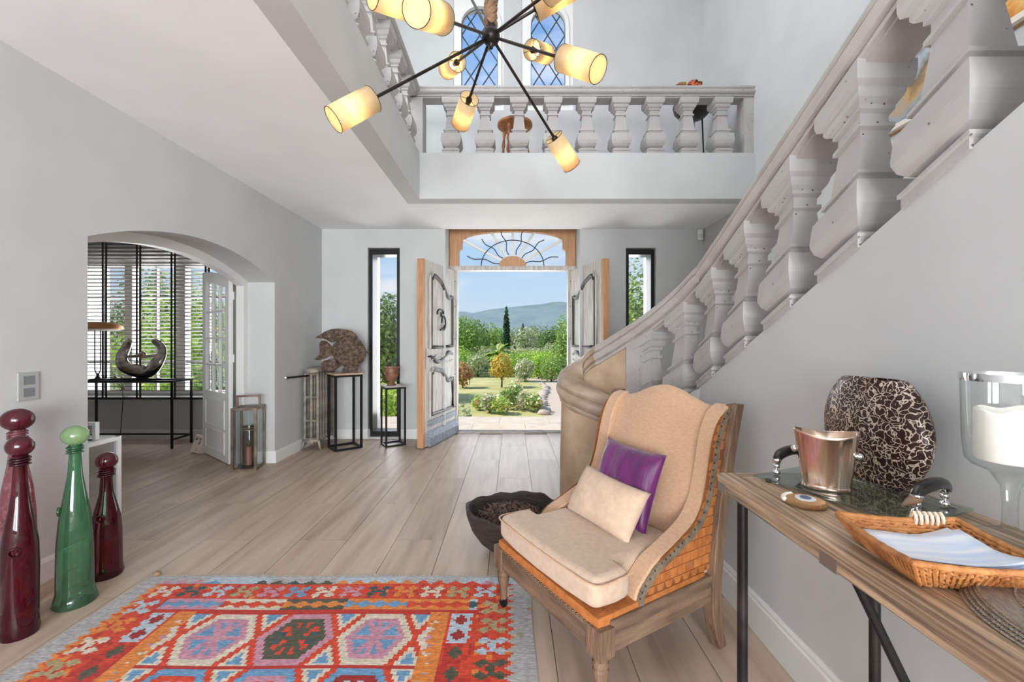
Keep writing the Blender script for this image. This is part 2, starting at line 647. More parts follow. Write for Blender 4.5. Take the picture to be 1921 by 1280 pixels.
g = wall_grid(G(), YR, YF, ZG, ZU, XL2, XL, [(-0.6, 0.9, 3.9, 5.8), (1.9, 3.4, 3.9, 5.8)], 'x')  # both openings are added to let fill light onto the gallery
struct(obj('wall_left', g, WALL, smooth=None), 'upper left wall behind the gallery balustrade', 'wall')
g = G().box(XR, XR + 0.3, YR, YF, 0, ZU)
struct(obj('wall_right', g, WALL, smooth=None), 'tall grey wall on the right beside the stairs', 'wall')
g = wall_grid(G(), XL2, XR + 0.3, 0, ZU, YR - 0.3, YR, [(-2.05, -0.15, 0.2, 2.5), (0.30, 2.20, 0.2, 2.5)])  # unseen window openings, added to let in fill light
struct(obj('wall_rear', g, WALL, smooth=None), 'grey wall behind the viewer with tall openings added for light', 'wall')
# ceiling slabs of the gallery floor, void above the hall
g = G()
g.box(XL2, XV - 0.01, YR, YF, ZC, ZG)
g.box(XV - 0.01, XR, YB + 0.01, YF, ZC, ZG)
g.box(XV, XR, YR, -2.05, ZC, ZG)
struct(obj('ceiling', g, WALLW, smooth=None), 'white ceiling under the gallery', 'ceiling')
g = G().box(-6.4, XR + 0.3, YR, YO, ZU, ZU + 0.2)  # stretched left past the wall to block sun from the gallery openings
struct(obj('ceiling', g, WALLW, smooth=None), 'high white ceiling over the stair void', 'ceiling')
g = G().box(XV - 0.16, XV, YR, YB + 0.16, ZC - 0.0008, ZP)
struct(obj('trim_1', g, WALL, smooth=None), 'plastered edge of the left gallery above the hall', 'trim')
g = G().box(XV + 0.0005, XR, YB, YB + 0.16, ZC - 0.001, ZP)
struct(obj('trim_2', g, WALL, smooth=None), 'grey plastered parapet of the gallery above the entrance', 'trim')
rl = sname('window_7', 'unseen opal panel added over the stair void for light', 'window')  # made-up ceiling panel, added to go with the roof fill light
obj('window_frame', G().ring([(-.6, 0.0), (2.0, 0.0), (2.0, 4.2), (-.6, 4.2)], [(-.68, -.08), (2.08, -.08), (2.08, 4.28), (-.68, 4.28)], ZU - .05, ZU - .001, 'z'), PAINT, rl, smooth=None)
obj('pane', G().box(-.6, 2.0, 0.0, 4.2, ZU - .03, ZU - .02), pm('added_opal_panel', (240, 240, 240), .5), rl, smooth=None)
# side room
g = G().box(-6.4, -6.2, 1.0, YF, 0, 2.62)
struct(obj('wall_side_room', g, WALL, smooth=None), 'far wall of the side room', 'wall')
g = G().box(-6.4, XL2, 0.9, 1.0, 0, 2.62)
struct(obj('wall_side_room', g, WALL, smooth=None), 'near wall of the side room', 'wall')
g = G().box(-6.4, XL2, 0.9, YF, 2.62, 2.75)
struct(obj('ceiling', g, WALLW, smooth=None), 'ceiling of the side room', 'ceiling')

# baseboards
BPROF = [(0, 0), (0.016, 0), (0.016, 0.105), (0.010, 0.125), (0, 0.125)]
def baseboard(name, path, label, h=1.0, closed=False):
    g = G().sweep([(x, y, 0.001) for x, y in path], [(a, b * h) for a, b in BPROF], closed)
    return struct(obj(name, g, BASEB, smooth=None), label, 'baseboard')
# travel so that the left of travel is the room side
baseboard('baseboard_left', [(XL2 + 0.04, 4.47), (XL, 4.47), (XL, YF)][::-1], 'white baseboard of the left wall beyond the arch')
baseboard('baseboard_left', [(XL, -5.9), (XL, 2.50), (XL2 + 0.04, 2.50)][::-1], 'white baseboard of the left wall behind the bottles')
baseboard('baseboard_front', [(XL, YF), (-1.887, YF), (-1.887, YF + 0.05)][::-1], 'white baseboard between radiator and narrow window')
baseboard('baseboard_front', [(-1.468, YF), (-0.875, YF), (-0.86, YO - 0.1)][::-1], 'white baseboard between narrow window and entrance door')
baseboard('baseboard_front', [(0.875, YO - 0.1), (0.89, YF), (1.49, YF)][::-1], 'white baseboard right of the entrance door')
baseboard('baseboard_side_room', [(-6.2, YF), (XL2, YF)][::-1], 'white baseboard under the window of the side room')

# ------------------------------------------------------------------ stair wall, steps, balustrade of the stairs
SL = 0.494
def zw_y(y):
    return 1.785 - SL * (y - 0.9)
PATH = crom([(1.16, -2.0, 0), (1.16, -0.5, 0), (1.16, 1.0, 0), (1.16, 2.3, 0), (1.145, 2.5, 0), (1.105, 2.68, 0), (1.04, 2.86, 0), (0.95, 3.03, 0), (0.85, 3.18, 0), (0.75, 3.31, 0)], 6)
S = [0.0]
for a, b in zip(PATH, PATH[1:]):
    S.append(S[-1] + (b - a).length)
s_ref = None
for p, q in zip(PATH, S):
    if s_ref is None and p.y > 1.5:
        s_ref = (q, p.y)
def zw_s(s):
    return zw_y(s_ref[1]) - SL * (s - s_ref[0])
g = G()
pr = []
m = len(PATH)
for i, p in enumerate(PATH):
    t = (PATH[min(i + 1, m - 1)] - PATH[max(i - 1, 0)])
    t = Vector((t.x, t.y, 0)).normalized()
    nl = Vector((-t.y, t.x, 0))
    zt = zw_s(S[i])
    for (a, z) in ((0.08, 0), (-0.08, 0), (-0.08, zt), (0.08, zt)):
        q = p + nl * a
        pr.append((q.x, q.y, z))
g.v = pr
for i in range(m - 1):
    for k in range(4):
        k2 = (k + 1) % 4
        g.f.append((i * 4 + k, i * 4 + k2, i * 4 + 4 + k2, i * 4 + 4 + k))
g.f += [(0, 1, 2, 3), (4 * m - 4, 4 * m - 3, 4 * m - 2, 4 * m - 1)]
struct(obj('wall_stair', g, WALL, smooth=30), 'grey plastered wall under the rising stone balustrade', 'wall')
SBASE = [(0, 0), (0.018, 0), (0.018, 0.135), (0.012, 0.142), (0.012, 0.152), (0.005, 0.165), (0, 0.165)]
g = G().sweep([(XS, -2.0, 0.001), (XS, 2.3, 0.001), (1.066, 2.49, 0.001)], SBASE)
struct(obj('baseboard_right', g, BASEB, smooth=None), 'moulded grey baseboard of the stair wall behind the console table', 'baseboard')

stairs = sname('staircase', 'pale stone stairs rising along the right wall', 'stairs')
for i in range(19):
    yb = 4.10 - 0.323 * i
    x0 = [0.96, 0.97, 1.0, 1.05, 1.12][i] + 0.08 if i < 5 else XS2 + 0.001
    obj('step', G().box(x0, XR, yb - 0.323, yb + 0.02, 0.0 if i < 3 else 0.1596 * (i - 2), 0.1596 * (i + 1)), STONEB if False else PAINT, stairs, smooth=None)

RAILP = [(-0.066, 0.0), (-0.066, 0.010), (-0.082, 0.013), (-0.085, 0.022), (-0.080, 0.031), (-0.074, 0.034), (-0.094, 0.040), (-0.104, 0.052), (-0.106, 0.064), (-0.100, 0.076), (-0.088, 0.082),
         (-0.080, 0.086), (-0.090, 0.092), (-0.095, 0.104), (-0.088, 0.118), (-0.068, 0.129), (-0.03, 0.134)]
RAILP = RAILP + [(-a, b) for a, b in RAILP[::-1]]

# square baluster profile: (half width, height), 0.58 tall
BPF = [(0.088, 0.0), (0.088, 0.026), (0.094, 0.030), (0.094, 0.040), (0.084, 0.044), (0.078, 0.056), (0.060, 0.060), (0.060, 0.068), (0.078, 0.078), (0.094, 0.100), (0.103, 0.128), (0.104, 0.142), (0.098, 0.204),
       (0.066, 0.206), (0.066, 0.220), (0.072, 0.236), (0.080, 0.240), (0.080, 0.251), (0.066, 0.258), (0.061, 0.266), (0.046, 0.395), (0.046, 0.404), (0.057, 0.408), (0.057, 0.421),
       (0.046, 0.426), (0.046, 0.458), (0.057, 0.464), (0.057, 0.478), (0.070, 0.488), (0.076, 0.500), (0.076, 0.514), (0.090, 0.524), (0.094, 0.545), (0.094, 0.581)]
def baluster_mesh(shear):
    g = G()
    vs = []
    for h, z in BPF:
        for (a, b) in ((-1, -1), (1, -1), (1, 1), (-1, 1)):
            vs.append((a * h, b * h, z - shear * b * h))
    fs = []
    for i in range(len(BPF) - 1):
        for k in range(4):
            k2 = (k + 1) % 4
            fs.append((i * 4 + k, i * 4 + k2, i * 4 + 4 + k2, i * 4 + 4 + k))
    n = len(vs)
    fs += [(3, 2, 1, 0), (n - 4, n - 3, n - 2, n - 1)]
    g.add(vs, fs)
    return g.mesh('baluster', STONE, None)
bal_raked = baluster_mesh(SL)
bal_flat = baluster_mesh(0.0)

bstair = thing('stair_balustrade', 'stone stair balustrade with moulded handrail curling into a drum newel', 'balustrade')
# balusters along the path
def path_at(s):
    for i in range(m - 1):
        if S[i] <= s <= S[i + 1]:
            t = (s - S[i]) / (S[i + 1] - S[i])
            d = PATH[i + 1] - PATH[i]
            return PATH[i].lerp(PATH[i + 1], t), math.atan2(d.y, d.x) - PI / 2
    return PATH[-1], 0
s0 = 1.412 + 2.0
for k in range(-5, 6):
    s = s0 + 0.3235 * k
    if s > S[-1] - 0.33:
        continue
    p, a = path_at(s)
    o = obj('baluster', bal_raked, None, bstair, smooth=None, loc=(p.x, p.y, zw_s(s) - 0.004))
    o.rotation_euler = (0, 0, a)
# rail and its curl
curl = [(0.66, 3.395, 1.05), (0.57, 3.435, 0.975), (0.495, 3.415, 0.905), (0.457, 3.345, 0.845), (0.462, 3.25, 0.79), (0.52, 3.165, 0.735), (0.62, 3.11, 0.69), (0.74, 3.10, 0.64), (0.85, 3.15, 0.60)]
sca = [(1.0, 1.1), (1.0, 1.15), (1.02, 1.25), (1.05, 1.4), (1.08, 1.55), (1.1, 1.7), (1.1, 1.75), (1.1, 1.75), (1.1, 1.75)]
full = [Vector((p.x, p.y, zw_s(q) + 0.562)) for p, q in zip(PATH, S)]
tail = crom([tuple(full[-2]), tuple(full[-1])] + curl, 5)[5:]
scl = [(1.0, 1.16 + 0.2 * max(0, min(1, (p.y - 2.2) / 1.1))) for p in PATH[:-1]]
sc2 = []
src = [(1, 1.36)] + [(a, max(b, 1.36)) for a, b in sca]
for i in range(len(src) - 1):
    for k in range(5):
        t = k / 5
        sc2.append((src[i][0] * (1 - t) + src[i + 1][0] * t, src[i][1] * (1 - t) + src[i + 1][1] * t))
sc2.append(src[-1])
obj('handrail', G().sweep(full[:-1] + tail[:4], RAILP, scale=(scl + sc2)[:len(full) + 3]), STONER, bstair, smooth=32)
obj('rail_curl', G().sweep(tail[3:], RAILP, scale=sc2[3:]), STONEN, bstair, smooth=32, label='worn brownish end of the handrail curling round the newel')
# newel: wall piece carrying the last of the rail, drum, pilaster
nw = [p for p in PATH[-13:]] + [Vector((0.66, 3.395, 0)), Vector((0.57, 3.435, 0)), Vector((0.495, 3.415, 0)), Vector((0.457, 3.345, 0))]
zs_ = [zw_s(q) + 0.58 for q in S[-13:]] + [1.06, 0.985, 0.915, 0.86]
g = G()
for i, p in enumerate(nw):
    t = nw[min(i + 1, len(nw) - 1)] - nw[max(i - 1, 0)]
    t = Vector((t.x, t.y, 0)).normalized()
    nl = Vector((-t.y, t.x, 0))
    for (a, z) in ((0.07, 0.3), (-0.07, 0.3), (-0.07, zs_[i]), (0.07, zs_[i])):
        q = p + nl * a
        g.v.append((q.x, q.y, z))
for i in range(len(nw) - 1):
    for k in range(4):
        k2 = (k + 1) % 4
        g.f.append((i * 4 + k, i * 4 + k2, i * 4 + 4 + k2, i * 4 + 4 + k))
g.f += [(0, 1, 2, 3), tuple(range(4 * len(nw) - 4, 4 * len(nw)))]
obj('newel_wall', g, STONEB, bstair, smooth=30, label='unpainted beige stone under the end of the handrail')
g = G().lathe([(0.285, 0.0), (0.282, 0.03), (0.272, 0.05), (0.268, 0.40), (0.262, 0.64), (0.258, 0.85), (0.2, 0.86)], 40, (0.64, 3.285, 0))
obj('newel_drum', g, STONEB, bstair, smooth=40, label='beige cracked stone drum')
p, a = path_at(S[-1] - 0.30)
g = G()
vs = []
for z in (0.0, 0.58):
    for (u, w) in ((-0.086, -0.06), (0.086, -0.06), (0.086, 0.06), (-0.086, 0.06)):
        vs.append((u, w, z - SL * w))
g.add(vs, [(3, 2, 1, 0), (4, 5, 6, 7), (0, 1, 5, 4), (1, 2, 6, 5), (2, 3, 7, 6), (3, 0, 4, 7)])
o = obj('pilaster', g, STONE, bstair, smooth=None, loc=(p.x, p.y, zw_s(S[-1] - 0.30) - 0.003))
o.rotation_euler = (0, 0, a)

# ------------------------------------------------------------------ gallery balustrades
bg = thing('gallery_balustrade', 'stone balustrade of the gallery above the entrance doors', 'balustrade', (0, YB + 0.095, ZP))
for k in range(9):
    x = (848 - 960.5 + 62.8 * k) * (YB + 0.095) / FPX
    obj('baluster', bal_flat, None, bg, smooth=None, loc=(x, 0, 0))
RW = XR + 0.0
obj('handrail', G().sweep([(XV - 0.2, 0, 0.58), (RW, 0, 0.58)], RAILP), STONE, bg, smooth=40)
obj('end_pilaster', G().box(RW - 0.10, RW, -0.07, 0.08, 0, 0.58), STONE, bg, smooth=None)
bl = thing('gallery_balustrade', 'stone balustrade of the left gallery, seen from below', 'balustrade', (XV - 0.095, 0, ZP))
for k in range(12):
    obj('baluster', bal_flat, None, bl, smooth=None, loc=(0, 4.12 - 0.345 * k, 0))
obj('handrail', G().sweep([(0, -2.4, 0.58), (0, YB - 0.018, 0.58)], RAILP), STONE, bl, smooth=40)
obj('corner_pier', G().box(XV - 0.18, XV + 0.03, -0.085, 0.10, 0, 0.58), STONE, bg, smooth=None)

# ------------------------------------------------------------------ windows and doors
def rect_ring(inner, x0, x1, z0, z1):
    cx, cz = (x0 + x1) / 2, (z0 + z1) / 2
    out = []
    for (x, z) in inner:
        dx, dz = x - cx, z - cz
        k = min(((x1 - cx) / abs(dx)) if abs(dx) > 1e-9 else 1e9, ((z1 - cz) / abs(dz)) if abs(dz) > 1e-9 else 1e9)
        out.append((cx + dx * k, cz + dz * k))
    for c in ((x0, z0), (x1, z0), (x1, z1), (x0, z1)):
        i = min(range(len(out)), key=lambda q: (out[q][0] - c[0]) ** 2 + (out[q][1] - c[1]) ** 2)
        out[i] = c
    return out

def arch_outline(x0, x1, z0, zs, n=16, rz=None):
    r = (x1 - x0) / 2
    rz = rz or r
    cx = (x0 + x1) / 2
    pts = [(x0, z0), (cx, z0), (x1, z0), (x1, (z0 + zs) / 2)]
    pts += [(cx + r * math.cos(PI * i / n), zs + rz * math.sin(PI * i / n)) for i in range(n + 1)]
    pts += [(x0, (z0 + zs) / 2)]
    return pts

def clip(poly, conv):
    """Sutherland-Hodgman against a convex counter-clockwise outline"""
    out = poly
    for i in range(len(conv)):
        a, b = conv[i], conv[(i + 1) % len(conv)]
        ex, ez = b[0] - a[0], b[1] - a[1]
        if abs(ex) + abs(ez) < 1e-9:
            continue
        inp, out = out, []
        def side(p):
            return ex * (p[1] - a[1]) - ez * (p[0] - a[0])
        for j in range(len(inp)):
            p, q = inp[j], inp[(j + 1) % len(inp)]
            sp, sq = side(p), side(q)
            if sp >= 0:
                out.append(p)
            if (sp > 0 > sq) or (sp < 0 < sq):
                t = sp / (sp - sq)
                out.append((p[0] + (q[0] - p[0]) * t, p[1] + (q[1] - p[1]) * t))
        if len(out) < 3:
            return []
    return out

# arched upper windows with leaded diamond panes
for wi, (hx0, hx1, gx0, gx1) in enumerate(((-0.77, -0.108, -0.665, -0.185), (0.122, 0.80, 0.245, 0.70))):
    w = sname('window_%d' % (wi + 1), ('left' if wi == 0 else 'right') + ' arched upper window with leaded diamond panes', 'window')
    zs = 5.42
    inner = arch_outline(gx0, gx1, 4.42, zs)
    obj('window_frame', G().ring(inner, rect_ring(inner, hx0, hx1, 4.30, 5.95), YF + 0.02, YF + 0.10), PAINT, w, smooth=None)
    in2 = arch_outline(gx0 - 0.045, gx1 + 0.045, 4.37, zs)
    obj('moulding', G().ring(inner, in2, YF - 0.005, YF + 0.02), PAINT, w, smooth=None)
    cx = (gx0 + gx1) / 2
    dw, dh = (gx1 - gx0) / 2.0, 0.36
    lead = G()
    for i in range(-3, 4):
        for j in range(-6, 12):
            if (i + j) % 2:
                continue
            c = (cx + i * dw / 2, 4.42 + j * dh / 2)
            poly = [(c[0] - dw / 2, c[1]), (c[0], c[1] - dh / 2), (c[0] + dw / 2, c[1]), (c[0], c[1] + dh / 2)]
            pp = clip(poly, inner)
            ar = abs(sum(a[0] * b[1] - b[0] * a[1] for a, b in zip(pp, pp[1:] + pp[:1]))) / 2 if pp else 0
            if ar > 0.002:
                obj('pane', G().prism(pp, YF + 0.058, YF + 0.062, 'y'), GLASS, w, smooth=None)
                for a, b in zip(pp, pp[1:] + pp[:1]):
                    lead.tube([(a[0], YF + 0.055, a[1]), (b[0], YF + 0.055, b[1])], 0.008, 5)
    obj('lead_lattice', lead, pm('lead', (96, 104, 114), 0.5, 0.4), w, smooth=None)

# narrow side windows
for wi, (x0, x1, lab) in enumerate(((-1.887, -1.468, 'tall narrow black-framed window left of the entrance door'), (1.49, 1.88, 'tall narrow black-framed window behind the stair balustrade'))):
    w = sname('window_%d' % (wi + 3), lab, 'window')
    t = 0.05
    inner = [(x0 + t, 0.09), (x1 - t, 0.09), (x1 - t, 2.42), (x0 + t, 2.42)]
    outer = [(x0 + 0.005, 0.03), (x1 - 0.005, 0.03), (x1 - 0.005, 2.485), (x0 + 0.005, 2.485)]
    obj('window_frame', G().ring(inner, outer, YF + 0.045, YF + 0.24), BLACK, w, smooth=None)
    obj('pane', G().box(x0 + t, x1 - t, YF + 0.19, YF + 0.196, 0.09, 2.42), GLASS, w, smooth=None)

# window of the side room
w = sname('window_5', 'white casement window of the side room behind the blind', 'window')
x0, x1 = -5.75, -3.72
obj('window_frame', G().ring([(x0 + .07, .62), (x1 - .07, .62), (x1 - .07, 2.27), (x0 + .07, 2.27)], [(x0, .55), (x1, .55), (x1, 2.35), (x0, 2.35)], YF + .08, YF + .16), PAINT, w, smooth=None)
for xm, hw in ((-5.08, 0.05), (-4.40, 0.07)):
    obj('mullion', G().box(xm - hw, xm + hw, YF + .07, YF + .17, .62, 2.27), PAINT, w, smooth=None)
for xm in (-5.42, -4.74, -4.05):
    obj('glazing_bar', G().box(xm - .014, xm + .014, YF + .10, YF + .14, .62, 2.27), PAINT, w, smooth=None)
for zm in (1.0, 1.42, 1.86):
    obj('glazing_bar', G().box(x0 + .07, x1 - .07, YF + .10, YF + .14, zm - .014, zm + .014), PAINT, w, smooth=None)
for a, b in ((x0 + .07, -5.13), (-5.03, -4.47), (-4.33, x1 - .07)):
    obj('pane', G().box(a, b, YF + .12, YF + .124, .62, 2.27), GLASS, w, smooth=None)

# venetian blind
bd = thing('venetian_blind', 'grey slatted blind with dark tapes over the side room window', 'blind', (0, YF - 0.12, 0))
SLAT = pm('blind_slat', (120, 110, 104), 0.5, var=3, col2=(98, 90, 84), vscale=(1, 12, 12))
TAPE = pm('blind_tape', (44, 40, 40), 0.7)
bx0, bx1 = -5.60, -3.86
g = G()
M_ = Matrix.Rotation(math.radians(-14), 4, 'X')
g.box(bx0, bx1, -0.025, 0.025, -0.0016, 0.0016, M_)
slat_me = g.mesh('slat', SLAT)
nsl = 42
for k in range(nsl):
    obj('slat', slat_me, None, bd, smooth=None, loc=(0, 0, 0.60 + k * 0.0475))
obj('bottom_rail', G().box(bx0, bx1, -0.028, 0.028, 0.535, 0.562), TAPE, bd, smooth=None)
for px in (196, 260, 325, 389):
    xx = (px - 960.5) * (YF - 0.15) / FPX
    for dx in (-0.022, 0.022):
        obj('tape', G().box(xx + dx - 0.012, xx + dx + 0.012, -0.032, -0.029, 0.535, 2.6), TAPE, bd, smooth=None)
obj('head_rail', G().box(bx0, bx1, -0.03, 0.03, 2.575, 2.615), SLAT, bd, smooth=None)

# ---- entrance: frame, fanlight, two leaves
fr = sname('trim_3', 'painted door frame in the entrance opening', 'door frame')
obj('jamb', G().box(-0.875, -0.765, 5.98, YO, 0, 2.29), GREYW, fr, smooth=None)
obj('jamb', G().box(0.785, 0.89, 5.98, YO, 0, 2.29), GREYW, fr, smooth=None)
obj('transom_bar', G().box(-0.875, 0.89, 5.96, YO, 2.27, 2.325), GREYW, fr, smooth=None)
fan = sname('window_6', 'arched fanlight with sunburst bars above the entrance doors', 'window')
cxf = 0.008
inner = [(-0.745, 2.33), (cxf, 2.33), (0.76, 2.33), (0.76, 2.55), (0.715, 2.575), (0.715, 2.665)]
nA = 14
for i in range(1, nA):
    a = PI * i / nA
    inner.append((cxf + 0.707 * math.cos(a), 2.665 + 0.155 * math.sin(a) ** 0.8))
inner += [(-0.70, 2.665), (-0.70, 2.575), (-0.745, 2.55)]
obj('fan_frame', G().ring(inner, rect_ring(inner, -0.87, 0.885, 2.325, 2.945), 5.97, 6.06), ORANGEW, fan, smooth=None)
def fan_r(a):
    """distance from the hub to the arch along angle a"""
    r = 0.2
    while r < 1.0:
        x, z = r * math.cos(a), 2.33 + r * math.sin(a)
        if abs(x) > 0.71 or z > 2.665 + 0.155 * max(0, math.sin(math.acos(max(-1, min(1, x / 0.707))))) ** 0.8:
            break
        r += 0.01
    return r + 0.02
for d in (152, 122, 90, 58, 28):
    a = math.radians(d)
    r = fan_r(a)
    M_ = Matrix.Translation((cxf, 6.015, 2.33)) @ Matrix.Rotation(-a, 4, 'Y')
    obj('spoke', G().box(0.12, r, -0.02, 0.02, -0.017, 0.017, M_), PAINT, fan, smooth=None)
for d in (167, 137, 106, 74, 43, 13):
    a = math.radians(d)
    pts = []
    for i in range(17):
        r = 0.18 + i / 16 * (0.42 if 30 < d < 150 else 0.48)
        wv = 0.015 * math.sin(i / 16 * 3.2 * PI)
        pts.append((cxf + r * math.cos(a) - wv * math.sin(a), 5.99, 2.33 + r * math.sin(a) * 0.92 + wv * math.cos(a)))
    obj('iron_ray', G().tube(pts, 0.0062, 6), IRON, fan)
obj('iron_arc', G().tube([(cxf + 0.44 * math.cos(PI * i / 24), 5.985, 2.335 + 0.36 * math.sin(PI * i / 24)) for i in range(25)], 0.0062, 6), IRON, fan)
obj('sun_hub', G().prism([(cxf + 0.19 * math.cos(PI * i / 16), 2.33 + 0.14 * math.sin(PI * i / 16)) for i in range(17)], 5.965, 6.05, 'y'), ORANGEW, fan, smooth=30)
obj('pane', G().prism(inner, 6.03, 6.035, 'y'), GLASS, fan, smooth=None)

def door_leaf(name, label, hinge, ang, flip, knocker):
    """leaf along local +x from the hinge, panelled face towards local -y*flip"""
    W, HT, T = 0.96, 2.245, 0.062
    d = sname(name, label, 'door', (hinge[0], hinge[1], 0.012), ang)
    f = flip
    def yy(v):
        return v * f
    obj('leaf', G().box(0, W - 0.02, min(yy(0), yy(T)), max(yy(0), yy(T)), 0, HT), GREYW, d, smooth=None)
    obj('leading_edge', G().box(W - 0.02, W + 0.035, min(yy(-0.004), yy(T + 0.01)), max(yy(-0.004), yy(T + 0.01)), 0, HT), ORANGEW, d, smooth=None, label='orange-brown oak edge of the door leaf')
    def panel(z0, z1, top):
        x0, x1 = 0.14, W - 0.17
        pts = [(x0, z0), (x1, z0)]
        n = 18
        for i in range(n + 1):
            u = i / n
            xx = x1 + (x0 - x1) * u
            # asymmetric S-curved head, high on the leading side
            zz = z1 - top * (0.5 - 0.5 * math.cos(PI * min(1, max(0, (u - 0.12) / 0.7)))) - (0.03 * math.sin(PI * u * 3) * (0.4 if u < 0.3 else 1)) - (0.05 if u < 0.06 else 0)
            pts.append((xx, zz))
        y0, y1 = yy(-0.004), yy(0.002)
        obj('panel', G().prism(pts, min(y0, y1), max(y0, y1), 'y'), GREYW, d, smooth=None)
        path = [(a, yy(-0.006), b) for a, b in pts]
        obj('moulding', G().tube(path, 0.030, 8, closed=True, flat=0.8), GREYD, d, smooth=50)
        path = [(a, yy(-0.012), b) for a, b in pts]
        obj('moulding', G().tube([(cxp + (a - cxp) * 1.09, y, czp + (b - czp) * 1.05) for (a, y, b) in path for cxp, czp in (((x0 + x1) / 2, (z0 + z1) / 2),)], 0.014, 6, closed=True), GREYW, d, smooth=50)
    panel(1.20, 2.10, 0.22)
    panel(0.36, 0.93, 0.16)
    # carved cross rail
    pts = [(0.12 + 0.68 * i / 14, yy(-0.006), 1.06 + 0.055 * math.sin(i / 14 * 2 * PI + 0.5)) for i in range(15)]
    obj('carved_rail', G().tube(pts, [0.012 + 0.018 * abs(math.sin(i / 14 * 2 * PI)) for i in range(15)], 8), GREYD, d)
    obj('carved_rail', G().tube([(a, y, 2.10 - b) for a, y, b in pts], 0.012, 8), GREYW, d)
    y0, y1 = yy(-0.05), yy(0.0)
    g = G().prism([(0, 0.0), (-0.052, 0.0), (-0.052, 0.05), (-0.03, 0.15), (0, 0.17)], 0.02, W - 0.05, 'x') if False else G()
    prof = [(0, 0.0), (0.055, 0.0), (0.055, 0.10), (0.03, 0.16), (0, 0.18)]
    g.add([(x, yy(-a), z) for x in (0.02, W - 0.06) for a, z in prof], [(0, 1, 2, 3, 4), (9, 8, 7, 6, 5)] + [(i, (i + 1) % 5, 5 + (i + 1) % 5, 5 + i) for i in range(5)])
    obj('weather_board', g, BLUEW, d, smooth=None, label='blue-grey weather board at the foot')
    obj('foot_rail', G().box(0.05, W - 0.1, min(yy(-0.018), 0), max(yy(-0.018), 0), 0.23, 0.30), BLUEW, d, smooth=None)
    hx = W - 0.075
    obj('lock_plate', G().box(hx - 0.022, hx + 0.022, min(yy(-0.012), 0), max(yy(-0.012), 0), 0.92, 1.18), GREYW, d, smooth=None, bevel=0.004)
    obj('door_handle', G().tube([(hx, yy(-0.01), 1.08), (hx, yy(-0.05), 1.08), (hx - 0.03, yy(-0.055), 1.08), (hx - 0.11, yy(-0.055), 1.075)], 0.008, 8), IRON, d)
    for z in (0.35, 0.8, 1.3, 1.75, 2.1):
        obj('bolt', G().ball((0.03, yy(-0.002), z), 0.008, nu=8, nv=5), IRON, d)
    if knocker:
        kx, kz = 0.50, 1.52
        k = obj('knocker', G().box(kx - 0.012, kx + 0.012, min(yy(-0.02), 0), max(yy(-0.02), 0), kz + 0.06, kz + 0.12), IRON, d, smooth=None)
        g = G()
        g.tube([(kx + 0.09 - 0.10 * math.cos(i * .5) * .9, yy(-0.04), kz + 0.10 + 0.05 * math.sin(i * .5)) for i in range(8)], 0.012, 6)
        g.tube([(kx - 0.02 + 0.06 * math.cos(i * .55), yy(-0.035), kz - 0.02 + 0.09 * math.sin(i * .55)) for i in range(11)], 0.010, 6)
        g.tube([(kx + 0.08, yy(-0.035), kz - 0.11), (kx - 0.02, yy(-0.035), kz - 0.10), (kx - 0.05, yy(-0.035), kz - 0.05)], 0.012, 6)
        obj('knocker_ring', g, IRON, d)
    return d

hl, hr = Vector((-0.79, 5.99)), Vector((0.81, 5.99))
fl, frr = Vector((-1.045, 5.06)), Vector((1.075, 5.06))
door_leaf('door_1', 'left leaf of the entrance door, limed wood with an iron knocker', hl, math.atan2((fl - hl).y, (fl - hl).x), -1, True)
door_leaf('door_2', 'right leaf of the entrance door, half hidden by the handrail', hr, math.atan2((frr - hr).y, (frr - hr).x), 1, False)

# French door of the side room, folded open behind the arch
hp, fp = Vector((-2.90, 4.40)), Vector((-3.53, 4.90))
Wd = (fp - hp).length
fd = sname('door_3', 'white glazed French door with twelve small panes, open behind the arch', 'door', (hp.x, hp.y, 0.01), math.atan2((fp - hp).y, (fp - hp).x))
def ftop(x):
    u = x / Wd
    return 1.90 + 0.15 * math.sin(PI * 0.5 * u) 
xs = [0.0, 0.11, 0.12, 0.30, 0.315, 0.49, 0.505, Wd - 0.11, Wd]
g = G().prism([(0, 0), (Wd, 0), (Wd, 0.72), (0, 0.72)], -0.02, 0.02, 'y')
obj('bottom_panel', g, PAINT, fd, smooth=None, bevel=0.003)
obj('panel_moulding', G().ring([(0.13, 0.36), (Wd - .13, 0.36), (Wd - .13, .62), (.13, .62)], [(0.11, 0.34), (Wd - .11, 0.34), (Wd - .11, .64), (.11, .64)], -0.03, 0.03), PAINT, fd, smooth=None)
obj('panel_moulding', G().ring([(0.13, 0.10), (Wd - .13, 0.10), (Wd - .13, .29), (.13, .29)], [(0.11, 0.08), (Wd - .11, 0.08), (Wd - .11, .31), (.11, .31)], -0.03, 0.03), PAINT, fd, smooth=None)
obj('stile', G().prism([(0, .72), (.10, .72), (.10, ftop(.1)), (0, ftop(0))], -.02, .02, 'y'), PAINT, fd, smooth=None)
obj('stile', G().prism([(Wd - .10, .72), (Wd, .72), (Wd, ftop(Wd)), (Wd - .10, ftop(Wd - .1))], -.02, .02, 'y'), PAINT, fd, smooth=None)
tp = [(0.10 + (Wd - 0.2) * i / 10) for i in range(11)]
obj('top_rail', G().prism([(x, ftop(x) - 0.10 - 0.02 * math.sin(PI * i / 10)) for i, x in enumerate(tp)] + [(x, ftop(x)) for x in tp[::-1]], -.02, .02, 'y'), PAINT, fd, smooth=None)
colw = (Wd - 0.2) / 3
for i in (1, 2):
    xx = 0.10 + colw * i
    obj('glazing_bar', G().box(xx - .011, xx + .011, -.015, .015, .72, ftop(xx) - .1), PAINT, fd, smooth=None)
zr = [0.72, 1.01, 1.30, 1.59]
